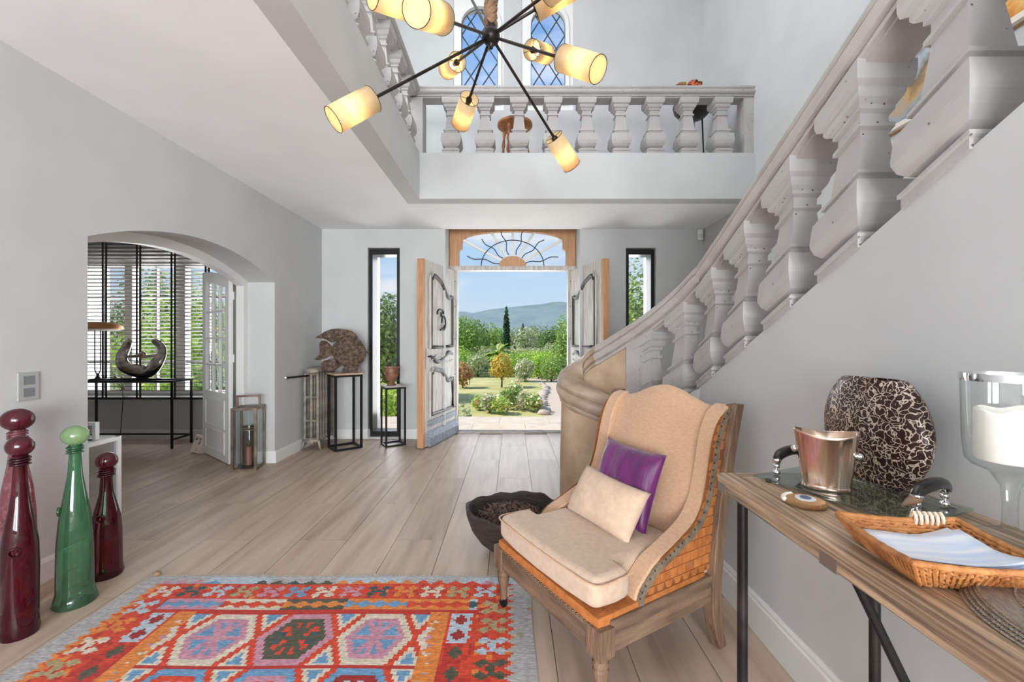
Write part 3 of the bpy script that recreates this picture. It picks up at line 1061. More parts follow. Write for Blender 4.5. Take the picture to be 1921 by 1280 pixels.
for z in zr[1:]:
    obj('glazing_bar', G().box(.10, Wd - .10, -.015, .015, z - .011, z + .011), PAINT, fd, smooth=None)
for i in range(3):
    a, b = 0.10 + colw * i + .011, 0.10 + colw * (i + 1) - .011
    for j in range(4):
        z0 = zr[j] + .011
        if j < 3:
            pts = [(a, z0), (b, z0), (b, zr[j + 1] - .011), (a, zr[j + 1] - .011)]
        else:
            pts = [(a, z0), (b, z0), (b, ftop(b) - .1), (a, ftop(a) - .1)]
        obj('pane', G().prism(pts, -.002, .002, 'y'), GLASS, fd, smooth=None)
obj('door_handle', G().tube([(Wd - .05, -.03, 1.0), (Wd - .05, -.05, 1.0), (Wd - .14, -.05, 1.0)], .008, 8), BLACK, fd)
for z in (0.3, 1.05, 1.7):
    obj('hinge', G().tube([(-0.006, -.022, z), (-0.006, -.022, z + .08)], .009, 8), PAINT, fd)
# its frame on the far side of the left wall
g = G()
n = 20
ins = [(4.40, 0.0)] + [(4.40 - (4.40 - 2.57) * i / n, arch_z(4.40 - (4.40 - 2.57) * i / n) - 0.075) for i in range(n + 1)] + [(2.57, 0.0)]
ous = [(4.47, 0.0)] + [(4.47 - (4.47 - 2.50) * i / n, arch_z(4.47 - (4.47 - 2.50) * i / n)) for i in range(n + 1)] + [(2.50, 0.0)]
vs, fs = [], []
for i in range(len(ins)):
    for (p_, x_) in ((ins[i], XL2 - 0.02), (ous[i], XL2 - 0.02), (ous[i], XL2 + 0.06), (ins[i], XL2 + 0.06)):
        vs.append((x_, p_[0], p_[1]))
for i in range(len(ins) - 1):
    for k in range(4):
        fs.append((i * 4 + k, i * 4 + (k + 1) % 4, i * 4 + 4 + (k + 1) % 4, i * 4 + 4 + k))
g.add(vs, fs)
struct(obj('trim_4', g, PAINT, smooth=30), 'white arched door frame at the far side of the opening', 'door frame')
# ------------------------------------------------------------------ rug
RX0, RX1, RY1, RY0 = -1.955, 0.095, 2.311, -0.55
RC = {k: lin(v) for k, v in dict(red=(222, 78, 52), red2=(196, 60, 50), orange=(232, 140, 70), cream=(226, 212, 192), grey=(186, 184, 184), blue=(116, 162, 200),
      pink=(206, 148, 166), teal=(72, 92, 98), olive=(92, 92, 76), khaki=(182, 166, 124), ice=(190, 204, 216), maroon=(164, 52, 48)).items()}
def cross(u, v, r):
    """four-lobed hooked cross of the border, u,v in -1..1"""
    a, b = abs(u), abs(v)
    if a > 1 or b > 1:
        return False
    return (abs(a - 0.55) + abs(b - 0.55) * 0.9 < 0.42) or (a < 0.22 and b < 0.30) or (a < 0.55 and b < 0.14)
def hex_in(u, v, s):
    """hexagon with pointed sides, flat top and bottom"""
    return abs(v) <= s and abs(u) + abs(v) * 0.48 <= s
def rug_col(x, y):
    """x across from the left edge (0..2.05), v from the far edge"""
    W = RX1 - RX0
    v = y
    e = min(x, W - x)
    right = x > W / 2
    rnd = random.Random(int(x * 40) * 7919 + int(v * 40))
    stp = lambda t, q: math.floor(t / q) * q
    zig = 0.022 * abs(((v / 0.05) % 1.0) * 2 - 1)
    if v < 0.075:
        if v < 0.02:
            return 'grey'
        k = int(x / 0.085)
        tri = 0.036 * (1 - abs(((x / 0.085) % 1) * 2 - 1))
        if v > 0.075 - tri and 0.1 < x < W - 0.1:
            return ['pink', 'pink', 'blue', 'ice', 'olive', 'teal', 'olive', 'orange', 'orange', 'orange', 'red', 'red', 'red', 'pink', 'pink'][int(k * 0.62) % 15]
        return 'ice' if (k // 4) % 2 else 'grey'
    if e < 0.085 + zig * (1.6 if right else 1.2):
        return 'grey' if not right else 'khaki' if rnd.random() < 0.02 else 'grey'
    if e < 0.10 + zig * 2.2 and not right:
        return 'orange'
    # cross border all round
    side = e < 0.262
    if v < 0.205 or side:
        if v < 0.205 and 0.10 < x < W - 0.10 and (not side or v < 0.205):
            k = math.floor((x - 0.12) / 0.136)
            cu, cv = ((x - 0.12) / 0.136 - k) * 2 - 1, (v - 0.142) / 0.05
            if cross(cu * 1.12, cv, 0):
                return ['cream', 'teal', 'ice', 'khaki', 'pink', 'blue', 'cream', 'pink', 'teal', 'orange', 'cream', 'khaki', 'ice'][k % 13]
        else:
            k = math.floor((v - 0.205) / 0.128)
            cu, cv = (e - 0.178) / 0.068, ((v - 0.205) / 0.128 - k) * 2 - 1
            if cross(cv * 1.12, cu, 0):
                return (['khaki', 'khaki', 'ice', 'olive', 'cream', 'orange'] if right else ['ice', 'orange', 'cream', 'khaki', 'blue', 'teal'])[k % 6]
        return 'red' if rnd.random() > 0.25 else ('orange' if (e < 0.14 or rnd.random() < 0.2) else 'red2')
    # second band: small lozenges
    if v < 0.285:
        k = int((x - 0.25) / 0.30)
        base = ['pink', 'cream', 'olive', 'orange', 'orange', 'ice'][k % 6]
        lo = abs((((x) / 0.075) % 1) * 2 - 1) * 0.9 + abs((v - 0.245) / 0.034)
        if lo < 0.95:
            return ['blue', 'red', 'orange', 'blue', 'red', 'teal'][k % 6]
        return base
    if v < 0.305:
        return 'red2'
    if e < 0.39:
        p = (v - 0.31) % 0.42
        if p < 0.20:
            if e < 0.275 + zig * 0.6 or e > 0.378 - zig * 0.5:
                return 'red'
            if abs((e - 0.328) / 0.034) + abs(((p % 0.10) - 0.05) / 0.038) < 1:
                return 'maroon'
            return 'ice'
        if abs((e - 0.328) / 0.03) + abs(((p - 0.20) % 0.11 - 0.055) / 0.04) < 1:
            return 'olive'
        return 'red2' if rnd.random() < 0.5 else 'red'
    if e < 0.425 + zig * 2.2:
        return 'orange'
    # field of hexagons
    ph = 0.342
    cx = W / 2
    row = math.floor((v - 0.31) / 0.335)
    vv = ((v - 0.31) / 0.335 - row) * 2 - 1
    k = round((x - cx) / ph)
    uu = (x - cx - k * ph) / (ph / 2)
    vs_ = vv
    d = max(abs(vs_), (abs(uu) + abs(vs_) * 0.48) / 1.02)
    pal = [('cream', 'pink', 'blue'), ('pink', 'olive', 'red'), ('cream', 'pink', 'blue')] if row % 2 == 0 else [('blue', 'red', 'pink'), ('blue', 'pink', 'red'), ('blue', 'maroon', 'ice')]
    a, b, c = pal[(k + 1) % 3]
    if e < 0.47 and d > 0.95:
        return 'orange'
    if d < 0.93:
        if d > 0.74:
            return a
        if d > 0.58:
            return b
        q = (abs(uu) * 1.9 + abs(vs_) * 0.7)
        if abs(uu) < 0.07 or abs(vs_) < 0.07:
            return b
        if abs(abs(uu) - abs(vs_) * 0.55) < 0.09:
            return b
        return c if (abs(uu) < 0.30 or abs(vs_) > 0.24) else (b if row % 2 else 'teal' if a == 'pink' else c)
    if abs(vs_) > 0.95:
        return 'red2'
    # lattice and triangles between the hexagons
    tri = abs(uu) - (1 - abs(vs_) * 0.48)
    if tri > 0.24:
        return 'blue' if abs(vs_) < 0.92 else 'cream'
    if tri > 0.12:
        return 'cream'
    return 'red'
cw, ch = 0.0125, 0.0085
nx, ny = int(round((RX1 - RX0) / cw)), int(round((RY1 - RY0) / ch))
vs, fs, cols = [], [], []
for j in range(ny + 1):
    yy_ = RY1 - j * (RY1 - RY0) / ny
    for i in range(nx + 1):
        xx = RX0 + i * (RX1 - RX0) / nx
        wob = 0.004 * math.sin(yy_ * 9) * (1 if i in (0, nx) else 0.0)
        vs.append((xx + wob, yy_ + 0.003 * math.sin(xx * 7), 0.006))
for j in range(ny):
    for i in range(nx):
        a = j * (nx + 1) + i
        fs.append((a, a + nx + 1, a + nx + 2, a + 1))
        c = RC[rug_col((i + 0.5) * cw, (j + 0.5) * (RY1 - RY0) / ny)]
        q = 0.88 + 0.2 * random.random()
        q *= 1.0 + 0.05 * math.sin(j * 1.3)
        cols += [(c[0] * q, c[1] * q, c[2] * q, 1)] * 4
nv = len(vs)
edge = [j * (nx + 1) for j in range(ny + 1)] + [ny * (nx + 1) + i for i in range(1, nx + 1)] + [j * (nx + 1) + nx for j in range(ny - 1, -1, -1)] + [i for i in range(nx - 1, 0, -1)]
for i in edge:
    vs.append((vs[i][0], vs[i][1], 0.0005))
ne = len(edge)
for i in range(ne):
    j = (i + 1) % ne
    fs.append((edge[i], nv + i, nv + j, edge[j]))
    cols += [RC['grey']] * 4
me = bpy.data.meshes.new('rug')
me.from_pydata(vs, [], fs)
ca = me.color_attributes.new('Col', 'FLOAT_COLOR', 'CORNER')
ca.data.foreach_set('color', [x for c in cols for x in c])
RUGM = pm('kilim_wool', (255, 255, 255), 0.95, var=40, col2=(205, 205, 205), vscale=(1, 5, 1), attr='Col', bump=(130, 0.35), spec=0.1, sheen=0.1)
me.materials.append(RUGM)
rug = thing('kilim_rug', 'red kilim rug with hexagon medallions and hooked crosses on the oak floor', 'rug', (0, 0, 0))
obj('rug_field', me, None, rug, smooth=None)
g = G()
x = RX0
while x < RX1:
    l_ = 0.012 + 0.016 * random.random()
    g.add([(x, RY1 - 0.002, 0.005), (x + 0.006, RY1 - 0.002, 0.005), (x + 0.005 + random.uniform(-.004, .004), RY1 + l_, 0.002), (x + 0.001, RY1 + l_, 0.002)], [(0, 1, 2, 3)])
    x += 0.0072
o = obj('fringe', g, pm('fringe_wool', (206, 200, 190), 0.95), rug, smooth=None)
o['kind'] = 'stuff'
obj('corner_knot', G().ball((RX0 + 0.02, RY1 + 0.015, 0.012), 0.022, 0.018, 0.012), pm('knot_wool', (142, 116, 92), 0.95, bump=(60, 0.6)), rug)

# ------------------------------------------------------------------ armchair
FAB = pm('linen_tan', (200, 164, 134), 0.85, var=60, col2=(190, 152, 122), vscale=(1, 1, 3), bump=(220, 0.12), sheen=0.25, spec=0.2)
FAB2 = pm('linen_seat', (196, 172, 150), 0.8, var=40, col2=(186, 160, 138), bump=(160, 0.12), sheen=0.25, spec=0.2)
HESS = pm('orange_hessian', (190, 116, 58), 0.9, var=30, col2=(168, 98, 44), bump=(120, 0.25), rnd=0.10)
HESSD = pm('orange_hessian_seam', (132, 78, 34), 0.95)
CWOODH = pm('weathered_oak_rail', (138, 112, 90), 0.6, var=3, col2=(90, 70, 55), vscale=(1.5, 1.5, 12), bump=(14, 0.4), ramp=(0.3, 0.7))
CWOOD = pm('weathered_oak', (134, 106, 84), 0.6, var=3, col2=(90, 68, 52), vscale=(10, 10, 1.5), bump=(14, 0.4), ramp=(0.3, 0.7))
TRIM = pm('grey_selvedge', (134, 118, 98), 0.9, var=30, col2=(106, 92, 76), bump=(80, 0.5))
BRASSD = pm('dark_nail', (70, 54, 42), 0.35, 0.8)
chair = thing('armchair', 'tan linen wing armchair with exposed orange hessian sides on turned oak legs', 'armchair', (0.4045, 1.923, 0.0), math.radians(-58.9))
CH = Matrix.Translation((0.4045, 1.923, 0.0)) @ Matrix.Rotation(math.radians(-58.9), 4, 'Z')
obj('front_rail', G().box(-.345, .345, -.345, -.29, .205, .30), CWOODH, chair, smooth=None, bevel=.006)
obj('side_rail', G().box(.312, .362, -.29, .30, .205, .315), CWOODH, chair, smooth=None, bevel=.006)
obj('side_rail', G().box(-.362, -.312, -.29, .30, .205, .315), CWOODH, chair, smooth=None, bevel=.006)
obj('back_rail', G().box(-.31, .31, .27, .315, .205, .31), CWOODH, chair, smooth=None, bevel=.006)
obj('hessian_band', G().rbox(.350, .298, .030, .018, (0, -.045, .306)), HESS, chair, label='orange hessian band over the front rail')
LEGP = [(.010, .035), (.014, .045), (.018, .06), (.020, .11), (.027, .135), (.029, .15), (.024, .156), (.030, .166), (.030, .176), (.024, .182), (.028, .19), (.036, .206)]
for sx in (-1, 1):
    g = G().lathe(LEGP, 16, (sx * .335, -.318, 0))
    g.box(sx * .335 - .034, sx * .335 + .034, -.352, -.284, .20, .30)
    lg = obj('leg', g, CWOOD, chair, smooth=35)
    lift = .0068 if sx < 0 else 0.0
    g = G().tube([(sx * .335 - .009, -.318, .019 + lift), (sx * .335 + .009, -.318, .019 + lift)], .0185, 12)
    g.box(sx * .335 - .014, sx * .335 + .014, -.328, -.308, .024, .05)
    obj('caster', g, BLACK, lg, smooth=35)
for sx in (-1, 1):
    # sabre rear leg running up into the raked back post
    ctr = crom([(.335, .0), (.305, .10), (.292, .20), (.300, .32), (.335, .55), (.395, .80), (.455, 1.005)], 5)
    vs, fs = [], []
    for i, p in enumerate(ctr):
        w_ = .030 if p.y > .2 else .022 + .008 * p.y / .2
        x0, x1 = sx * .345 - .022, sx * .345 + .026
        if sx < 0:
            x0, x1 = sx * .345 - .026, sx * .345 + .022
        vs += [(x0, p.x - w_, p.y), (x1, p.x - w_, p.y), (x1, p.x + w_, p.y), (x0, p.x + w_, p.y)]
    for i in range(len(ctr) - 1):
        for k in range(4):
            fs.append((i * 4 + k, i * 4 + (k + 1) % 4, i * 4 + 4 + (k + 1) % 4, i * 4 + 4 + k))
    n = len(vs)
    fs += [(3, 2, 1, 0), (n - 4, n - 3, n - 2, n - 1)]
    obj('leg', G().add(vs, fs), CWOOD, chair, smooth=30, bevel=.004, label='rear leg rising into the back post')
# arms and wings
ARM = [(-.155, .315), (-.150, .345), (-.13, .378), (-.095, .408), (-.05, .442), (.02, .468), (.09, .497), (.15, .523), (.195, .555), (.235, .605), (.262, .670), (.283, .745), (.305, .835), (.330, .905), (.362, .957), (.40, .988), (.445, 1.003)]
ARMS = [(p.x, p.y) for p in crom([(a, b, 0) for a, b in ARM], 3)]
BACKL = [(.455, .985), (.395, .80), (.335, .55), (.30, .33), (.30, .315)]
for sx in (-1, 1):
    poly = ARMS + BACKL
    a, b = (.262, .338) if sx > 0 else (-.338, -.262)
    obj('arm', G().prism(poly, a, b, 'x'), FAB, chair, smooth=60, bevel=.024, seg=4, label='padded arm sweeping up into the wing')
    xo = sx * .341
    # grey selvedge band following the outer edge of the arm
    vs, fs = [], []
    m_ = len(ARMS)
    for i, (y, z) in enumerate(ARMS):
        t = Vector((ARMS[min(i + 1, m_ - 1)][0] - ARMS[max(i - 1, 0)][0], ARMS[min(i + 1, m_ - 1)][1] - ARMS[max(i - 1, 0)][1])).normalized()
        nn = Vector((t.y, -t.x))
        for (off, dx) in ((.008, -.004), (.008, .010), (.034, .012), (.034, -.004)):
            vs.append((xo + sx * dx, y + nn.x * off, z + nn.y * off))
    for i in range(m_ - 1):
        for k in range(4):
            fs.append((i * 4 + k, i * 4 + (k + 1) % 4, i * 4 + 4 + (k + 1) % 4, i * 4 + 4 + k))
    fs += [(0, 1, 2, 3), tuple(range(4 * m_ - 4, 4 * m_))]
    obj('selvedge_trim', G().add(vs, fs), TRIM, chair, smooth=40, label='frayed grey trim band')
    if sx > 0:
        g = G()
        acc = 0
        for i in range(1, m_):
            d = math.hypot(ARMS[i][0] - ARMS[i - 1][0], ARMS[i][1] - ARMS[i - 1][1])
            acc += d
            if acc > .024:
                acc = 0
                t = Vector((ARMS[i][0] - ARMS[i - 1][0], ARMS[i][1] - ARMS[i - 1][1])).normalized()
                g.ball((xo + .010, ARMS[i][0] + t.y * .011, ARMS[i][1] - t.x * .011), .0042, nu=6, nv=4)
        obj('nail_row', g, BRASSD, chair)['kind'] = 'stuff'
    # hessian outer panel and its stitched patches
    inner = []
    for (y, z) in poly:
        inner.append((.21 + (y - .21) * .86, .60 + (z - .60) * .93))
    a, b = (xo - .004, xo + .002) if sx > 0 else (xo - .002, xo + .004)
    side = obj('hessian_panel', G().prism(inner, a, b, 'x'), HESSD, chair, smooth=None, label='orange hessian covering the side')
    if sx > 0:
        def inside(y, z):
            c = False
            j = len(inner) - 1
            for i in range(len(inner)):
                (yi, zi), (yj, zj) = inner[i], inner[j]
                if (zi > z) != (zj > z) and y < (yj - yi) * (z - zi) / (zj - zi) + yi:
                    c = not c
                j = i
            return c
        for r in range(17):
            z0 = .325 + r * .038
            y = -.2 - (r % 2) * .026
            while y < .46:
                w_ = .050
                cs = [(y + .0015, z0 + .0015), (y + w_ - .0015, z0 + .0015), (y + w_ - .0015, z0 + .0365), (y + .0015, z0 + .0365)]
                # clip against the panel by sampling
                inn = [inside(*c) for c in cs]
                if sum(inn) >= 3 or inside(y + w_ / 2, z0 + .02):
                    pts = []
                    for c in cs:
                        q = Vector(c)
                        ctr_ = Vector((y + w_ / 2, z0 + .019))
                        t = 1.0
                        while not inside(*(ctr_ + (q - ctr_) * t)) and t > .1:
                            t -= .1
                        pts.append(tuple(ctr_ + (q - ctr_) * t))
                    obj('patch', G().prism(pts, xo + .001, xo + .0045, 'x'), HESS, side, smooth=None)
                y += w_
# back
vs, fs = [], []
nu_, nv_ = 16, 14
for sgn in (0, 1):
    for j in range(nv_ + 1):
        t = j / nv_
        for i in range(nu_ + 1):
            u = -1 + 2 * i / nu_
            top = .985 + .075 * (0.5 + 0.5 * math.cos(PI * min(1, abs(u) * 1.0)))
            z = .38 + (top - .38) * t
            y = .185 + .205 * t ** 1.15
            if sgn == 0:
                y -= .020 * (1 - u * u) * math.sin(PI * min(1, t * 1.05)) - .030 * max(0, t - .9) / .1 * .9
            else:
                y += .085
                if t > .97:
                    y -= .02
            vs.append((u * .275, y, z))
N_ = (nu_ + 1) * (nv_ + 1)
for j in range(nv_):
    for i in range(nu_):
        a = j * (nu_ + 1) + i
        fs.append((a, a + 1, a + nu_ + 2, a + nu_ + 1))
        fs.append((N_ + a + nu_ + 1, N_ + a + nu_ + 2, N_ + a + 1, N_ + a))
for i in range(nu_):
    a = nv_ * (nu_ + 1) + i
    fs.append((a, a + 1, N_ + a + 1, N_ + a))
    fs.append((i + 1, i, N_ + i, N_ + i + 1))
for j in range(nv_):
    a = j * (nu_ + 1)
    fs.append((a + nu_ + 1, a, N_ + a, N_ + a + nu_ + 1))
    a += nu_
    fs.append((a, a + nu_ + 1, N_ + a + nu_ + 1, N_ + a))
obj('backrest', G().add(vs, fs), FAB, chair, smooth=50, bevel=.012, seg=3)
# T-shaped loose seat cushion
T_ = [(-.262, .20), (-.262, -.165), (-.338, -.165), (-.345, -.24), (-.335, -.345), (-.17, -.362), (.0, -.366), (.17, -.362), (.335, -.345), (.345, -.24), (.338, -.165), (.262, -.165), (.262, .20)]
o = obj('seat_cushion', G().prism(T_, .345, .455), FAB2, chair, smooth=60, bevel=.036, seg=5)
pip = [(x_, y_, .440) for x_, y_ in T_[2:11]]
g = G().tube([(x_ * 1.0, y_ + .004, z_) for x_, y_, z_ in crom(pip, 4)], .0035, 6)
obj('piping', g, FAB, o)
g = G()
x = -.33
while x < .34:
    g.ball((x, -.347, .298), .0042, nu=6, nv=4)
    x += .022
obj('nail_row', g, BRASSD, chair)['kind'] = 'stuff'

def pillow(name, label, w, h, t, mat, M, puck=0.0):
    n = 22
    vs, fs = [], []
    for sgn in (1, -1):
        for j in range(n + 1):
            for i in range(n + 1):
                u, v = -1 + 2 * i / n, -1 + 2 * j / n
                k = max(0, 1 - abs(u) ** 2.6) ** .55 * max(0, 1 - abs(v) ** 2.6) ** .55
                pin = 1 - .07 * (1 - v * v) * abs(u) ** 3
                pin2 = 1 - .07 * (1 - u * u) * abs(v) ** 3
                wr = puck * math.sin(u * 9 + v * 3 + math.sin(v * 5)) * k * .4
                vs.append((u * w / 2 * pin, sgn * (t / 2 * k + wr * t) , v * h / 2 * pin2))
    N2 = (n + 1) ** 2
    for j in range(n):
        for i in range(n):
            a = j * (n + 1) + i
            fs.append((a, a + n + 1, a + n + 2, a + 1))
            fs.append((N2 + a + 1, N2 + a + n + 2, N2 + a + n + 1, N2 + a))
    g = G().add(vs, fs)
    bm = bmesh.new()
    me = g.mesh(name, mat, None, False)
    bm.from_mesh(me)
    bmesh.ops.remove_doubles(bm, verts=bm.verts, dist=.0004)
    bm.to_mesh(me)
    bm.free()
    me.polygons.foreach_set('use_smooth', [True] * len(me.polygons))
    o = obj(name, me, None, smooth=None)
    o.matrix_world = M
    return tag(o, label, 'cushion', 'cushions on the armchair')
SATIN = pm('purple_satin', (104, 22, 98), 0.42, var=5, col2=(80, 12, 76), vscale=(6, 6, 1), bump=(8, 0.25), sheen=0.3)
pillow('cushion', 'square purple satin cushion leaning on the armchair back', .37, .36, .13, SATIN,
       CH @ Matrix.Translation((-.005, .150, .615)) @ Matrix.Rotation(math.radians(-20), 4, 'X') @ Matrix.Rotation(math.radians(2), 4, 'Y'), .10)
pillow('cushion', 'small beige linen cushion in front of the purple one', .42, .235, .13, pm('linen_beige', (206, 180, 156), 0.85, var=40, col2=(196, 168, 146), bump=(140, 0.12), sheen=0.2, spec=.2),
       CH @ Matrix.Translation((-.01, .030, .548)) @ Matrix.Rotation(math.radians(-32), 4, 'X') @ Matrix.Rotation(math.radians(3), 4, 'Y'), .05)

# ------------------------------------------------------------------ wooden bowl with dried pods
BOWLM = pm('burnt_wood', (62, 52, 48), 0.55, var=4, col2=(40, 33, 31), vscale=(2, 2, 10), bump=(12, 0.6))
bo = thing('wooden_bowl', 'large rough dark wooden bowl on the floor behind the armchair', 'bowl', (-.005, 2.63, 0))
prof = [(.075, 0), (.13, .012), (.20, .07), (.25, .14), (.278, .215), (.284, .255), (.272, .262), (.262, .25), (.24, .17), (.19, .10), (.10, .05), (.001, .045)]
g = G()
n = 48
vs, fs = [], []
for r, z in prof:
    for k in range(n):
        a = 2 * PI * k / n
        q = 1 + .02 * math.sin(3 * a) + .012 * math.sin(7 * a + 1)
        zz = z * (1 + .05 * math.sin(2 * a + .5) * (z / .26)) + (.006 * math.sin(11 * a) if z > .2 else 0)
        vs.append((math.cos(a) * r * q, math.sin(a) * r * q, zz))
for i in range(len(prof) - 1):
    for k in range(n):
        fs.append((i * n + k, i * n + (k + 1) % n, (i + 1) * n + (k + 1) % n, (i + 1) * n + k))
fs.append(tuple(range(n))[::-1])
fs.append(tuple(range((len(prof) - 1) * n, len(prof) * n)))
obj('bowl_body', G().add(vs, fs), BOWLM, bo, smooth=50)
g = G()
rr = random.Random(3)
for i in range(420):
    a, q = rr.uniform(0, 2 * PI), math.sqrt(rr.random()) * .205
    x, y, z = math.cos(a) * q, math.sin(a) * q, .165 + .06 * (1 - (q / .21) ** 2) + rr.uniform(0, .02)
    d = Vector((rr.uniform(-1, 1), rr.uniform(-1, 1), rr.uniform(-.1, .9))).normalized()
    L = rr.uniform(.025, .05)
    p0 = Vector((x, y, z))
    side = d.orthogonal().normalized() * .012
    g.tube([p0, p0 + d * L * .5 + side, p0 + d * L], [.004, .0065, .002], 5)
pods = obj('dried_pods', g, pm('dried_pods', (128, 104, 92), 0.9, var=30, col2=(82, 64, 56), bump=(60, 0.5)), smooth=60)
pods.location = (-.005, 2.63, 0)
tag(pods, 'dried brown seed pods filling the wooden bowl', 'dried pods', kind='stuff')

# ------------------------------------------------------------------ console table
ZT = 0.90
CX0, CX1, CY0, CY1 = 0.593, 1.030, 0.12, 1.233
TWOOD = pm('driftwood', (198, 168, 138), 0.42, var=2.5, col2=(98, 76, 60), vscale=(44, 1.4, 44), bump=(9, 0.35), rnd=.08, ramp=(.32, .68), detail=7)
TWOOD2 = pm('driftwood_end', (186, 160, 134), 0.5, var=2.5, col2=(122, 100, 80), vscale=(1.4, 26, 26), bump=(9, 0.35), ramp=(.32, .68))
PIPE = pm('raw_steel', (72, 68, 66), 0.4, .8, var=8, col2=(44, 42, 42))
ct = thing('console_table', 'narrow weathered wood console table on steel pipe legs against the stair wall', 'table', (0, 0, 0))
bw = (CX1 - CX0 - .05) / 4
for k in range(4):
    obj('board', G().box(CX0 + .05 + bw * k + .001, CX0 + .05 + bw * (k + 1) - .001, CY0, CY1 - .05, ZT - .030, ZT - .0005 * (k % 2)), TWOOD, ct, smooth=None, bevel=.0015)
obj('front_edge', G().box(CX0, CX0 + .049, CY0, CY1, ZT - .045, ZT), TWOOD, ct, smooth=None, bevel=.003)
obj('end_board', G().box(CX0 + .05, CX1, CY1 - .049, CY1, ZT - .045, ZT), TWOOD2, ct, smooth=None, bevel=.003)
for y in (1.205, .80):
    obj('bracket', G().box(CX0 - .0015, CX0 + .02, y - .022, y + .022, ZT - .047, ZT - .022), pm('clip_steel', (134, 120, 108), .45, .5), ct, smooth=None)
for (x, y) in ((.640, 1.185), (1.005, 1.182), (.640, .20), (1.005, .20)):
    g = G().tube([(x, y, 0.0), (x, y, ZT - .045)], .0135, 14)
    lg = obj('leg', g, PIPE, ct)
    obj('leg_cap', G().ball((x, y, ZT - .062), .018, .018, .014), PIPE, lg)
obj('brace', G().tube([(.635, .80, ZT - .05), (1.005, .74, .02)], .009, 8), BLACK, ct)
obj('brace', G().tube([(1.005, 1.18, .10), (.640, 1.18, .10)], .007, 8), BLACK, ct)

def on_table(px, py, z=ZT):
    return gnd(px, py, z)

# tray
tray = thing('glass_tray', 'rectangular glass tray with black horn handles on the console table', 'tray', (0.836, 1.051, ZT), math.atan2(-.914, .405))
TG = glassm('tray_glass', (240, 246, 245), (206, 228, 226), gloss=.12)
o = obj('glass_plate', G().box(-.178, .178, -.112, .112, .008, .014), TG, tray, smooth=None, bevel=.001)
HORN = pm('black_horn', (22, 18, 18), .22, spec=.6)
HORNT = pm('horn_tip', (150, 118, 92), .35, var=8, col2=(110, 84, 62))
for sx in (-1, 1):
    hx = sx * .150
    pts = crom([(hx, -.062, .052), (hx, -.045, .068), (hx + sx * .004, 0, .074), (hx + sx * .004, .04, .070), (hx, .066, .052)], 4)
    R = [.010 + .004 * math.sin(PI * i / (len(pts) - 1)) for i in range(len(pts))]
    h = obj('handle', G().tube(pts, R, 10), HORN, tray, smooth=60)
    for yy2 in (-.058, .060):
        g = G().ball((hx, yy2, .0225), .0095).ball((hx, yy2, .040), .0085)
        g.lathe([(.008, .046), (.0125, .056), (.011, .060)], 12, (hx, yy2, 0))
        obj('handle_foot', g, CHROME, h, smooth=50)
    if sx > 0:
        obj('horn_tip', G().tube([(hx, -.058, .052), (hx - .004, -.075, .045), (hx - .008, -.095, .040)], [.011, .009, .001], 10), HORNT, h, smooth=60)
for sx in (-1, 1):
    for sy in (-1, 1):
        obj('foot', G().lathe([(.008, 0), (.008, .008)], 10, (sx * .15, sy * .09, 0)), BLACK, tray)

# oval metal bucket on the tray
SILV = pm('polished_copper_silver', (214, 178, 150), .16, 1.0, var=3, col2=(226, 206, 190), vscale=(4, 4, .6))
c = on_table(1555, 918, ZT + .014)
bk = thing('champagne_bucket', 'polished oval metal bucket standing on the glass tray', 'bucket', (c.x, c.y + .01, ZT + .0145), math.radians(-28))
prof = [(.046, 0), (.048, .003), (.047, .008), (.046, .012), (.0535, .07), (.062, .132), (.0635, .136), (.062, .139), (.059, .136), (.050, .07), (.043, .014), (.001, .012)]
vs, fs = [], []
n = 40
for r, z in prof:
    for k in range(n):
        a = 2 * PI * k / n
        vs.append((math.cos(a) * r * 1.08, math.sin(a) * r * .78, z + (.006 * math.cos(2 * a) if z > .12 else 0)))
for i in range(len(prof) - 1):
    for k in range(n):
        fs.append((i * n + k, i * n + (k + 1) % n, (i + 1) * n + (k + 1) % n, (i + 1) * n + k))
fs.append(tuple(range(n))[::-1])
fs.append(tuple(range((len(prof) - 1) * n, len(prof) * n)))
obj('bucket_body', G().add(vs, fs), SILV, bk, smooth=40)
obj('knob', G().ball((.064, -.012, .088), .009).ball((.056, -.012, .088), .006), CHROME, bk)
obj('knob', G().ball((-.064, .012, .088), .009).ball((-.056, .012, .088), .006), CHROME, bk)

# gold eye ornament
c = on_table(1511, 947)
eye = thing('eye_ornament', 'small round gold ornament with a blue and white eye on the table edge', 'ornament', (c.x, c.y, ZT + .0005))
GOLD = pm('beaded_gold', (206, 158, 110), .35, .8, bump=(300, 1.0))
obj('ornament_body', G().lathe([(.036, 0), (.042, .003), (.043, .007), (.038, .012), (.020, .014), (.001, .014)], 30), GOLD, eye, smooth=50)
obj('eye_white', G().lathe([(.021, .0125), (.021, .0155), (.001, .016)], 20), pm('ceramic_white', (214, 220, 224), .3), eye)
obj('eye_blue', G().lathe([(.012, .0155), (.011, .0175), (.001, .018)], 16), pm('ceramic_blue', (72, 98, 128), .3), eye)
g = G()
for k in range(9):
    a = PI * .55 + k * .14
    g.ball((.043 * math.cos(a), .043 * math.sin(a), .009), .006, nu=8, nv=6)
obj('pearl_row', g, pm('pearl', (226, 220, 210), .25), eye)

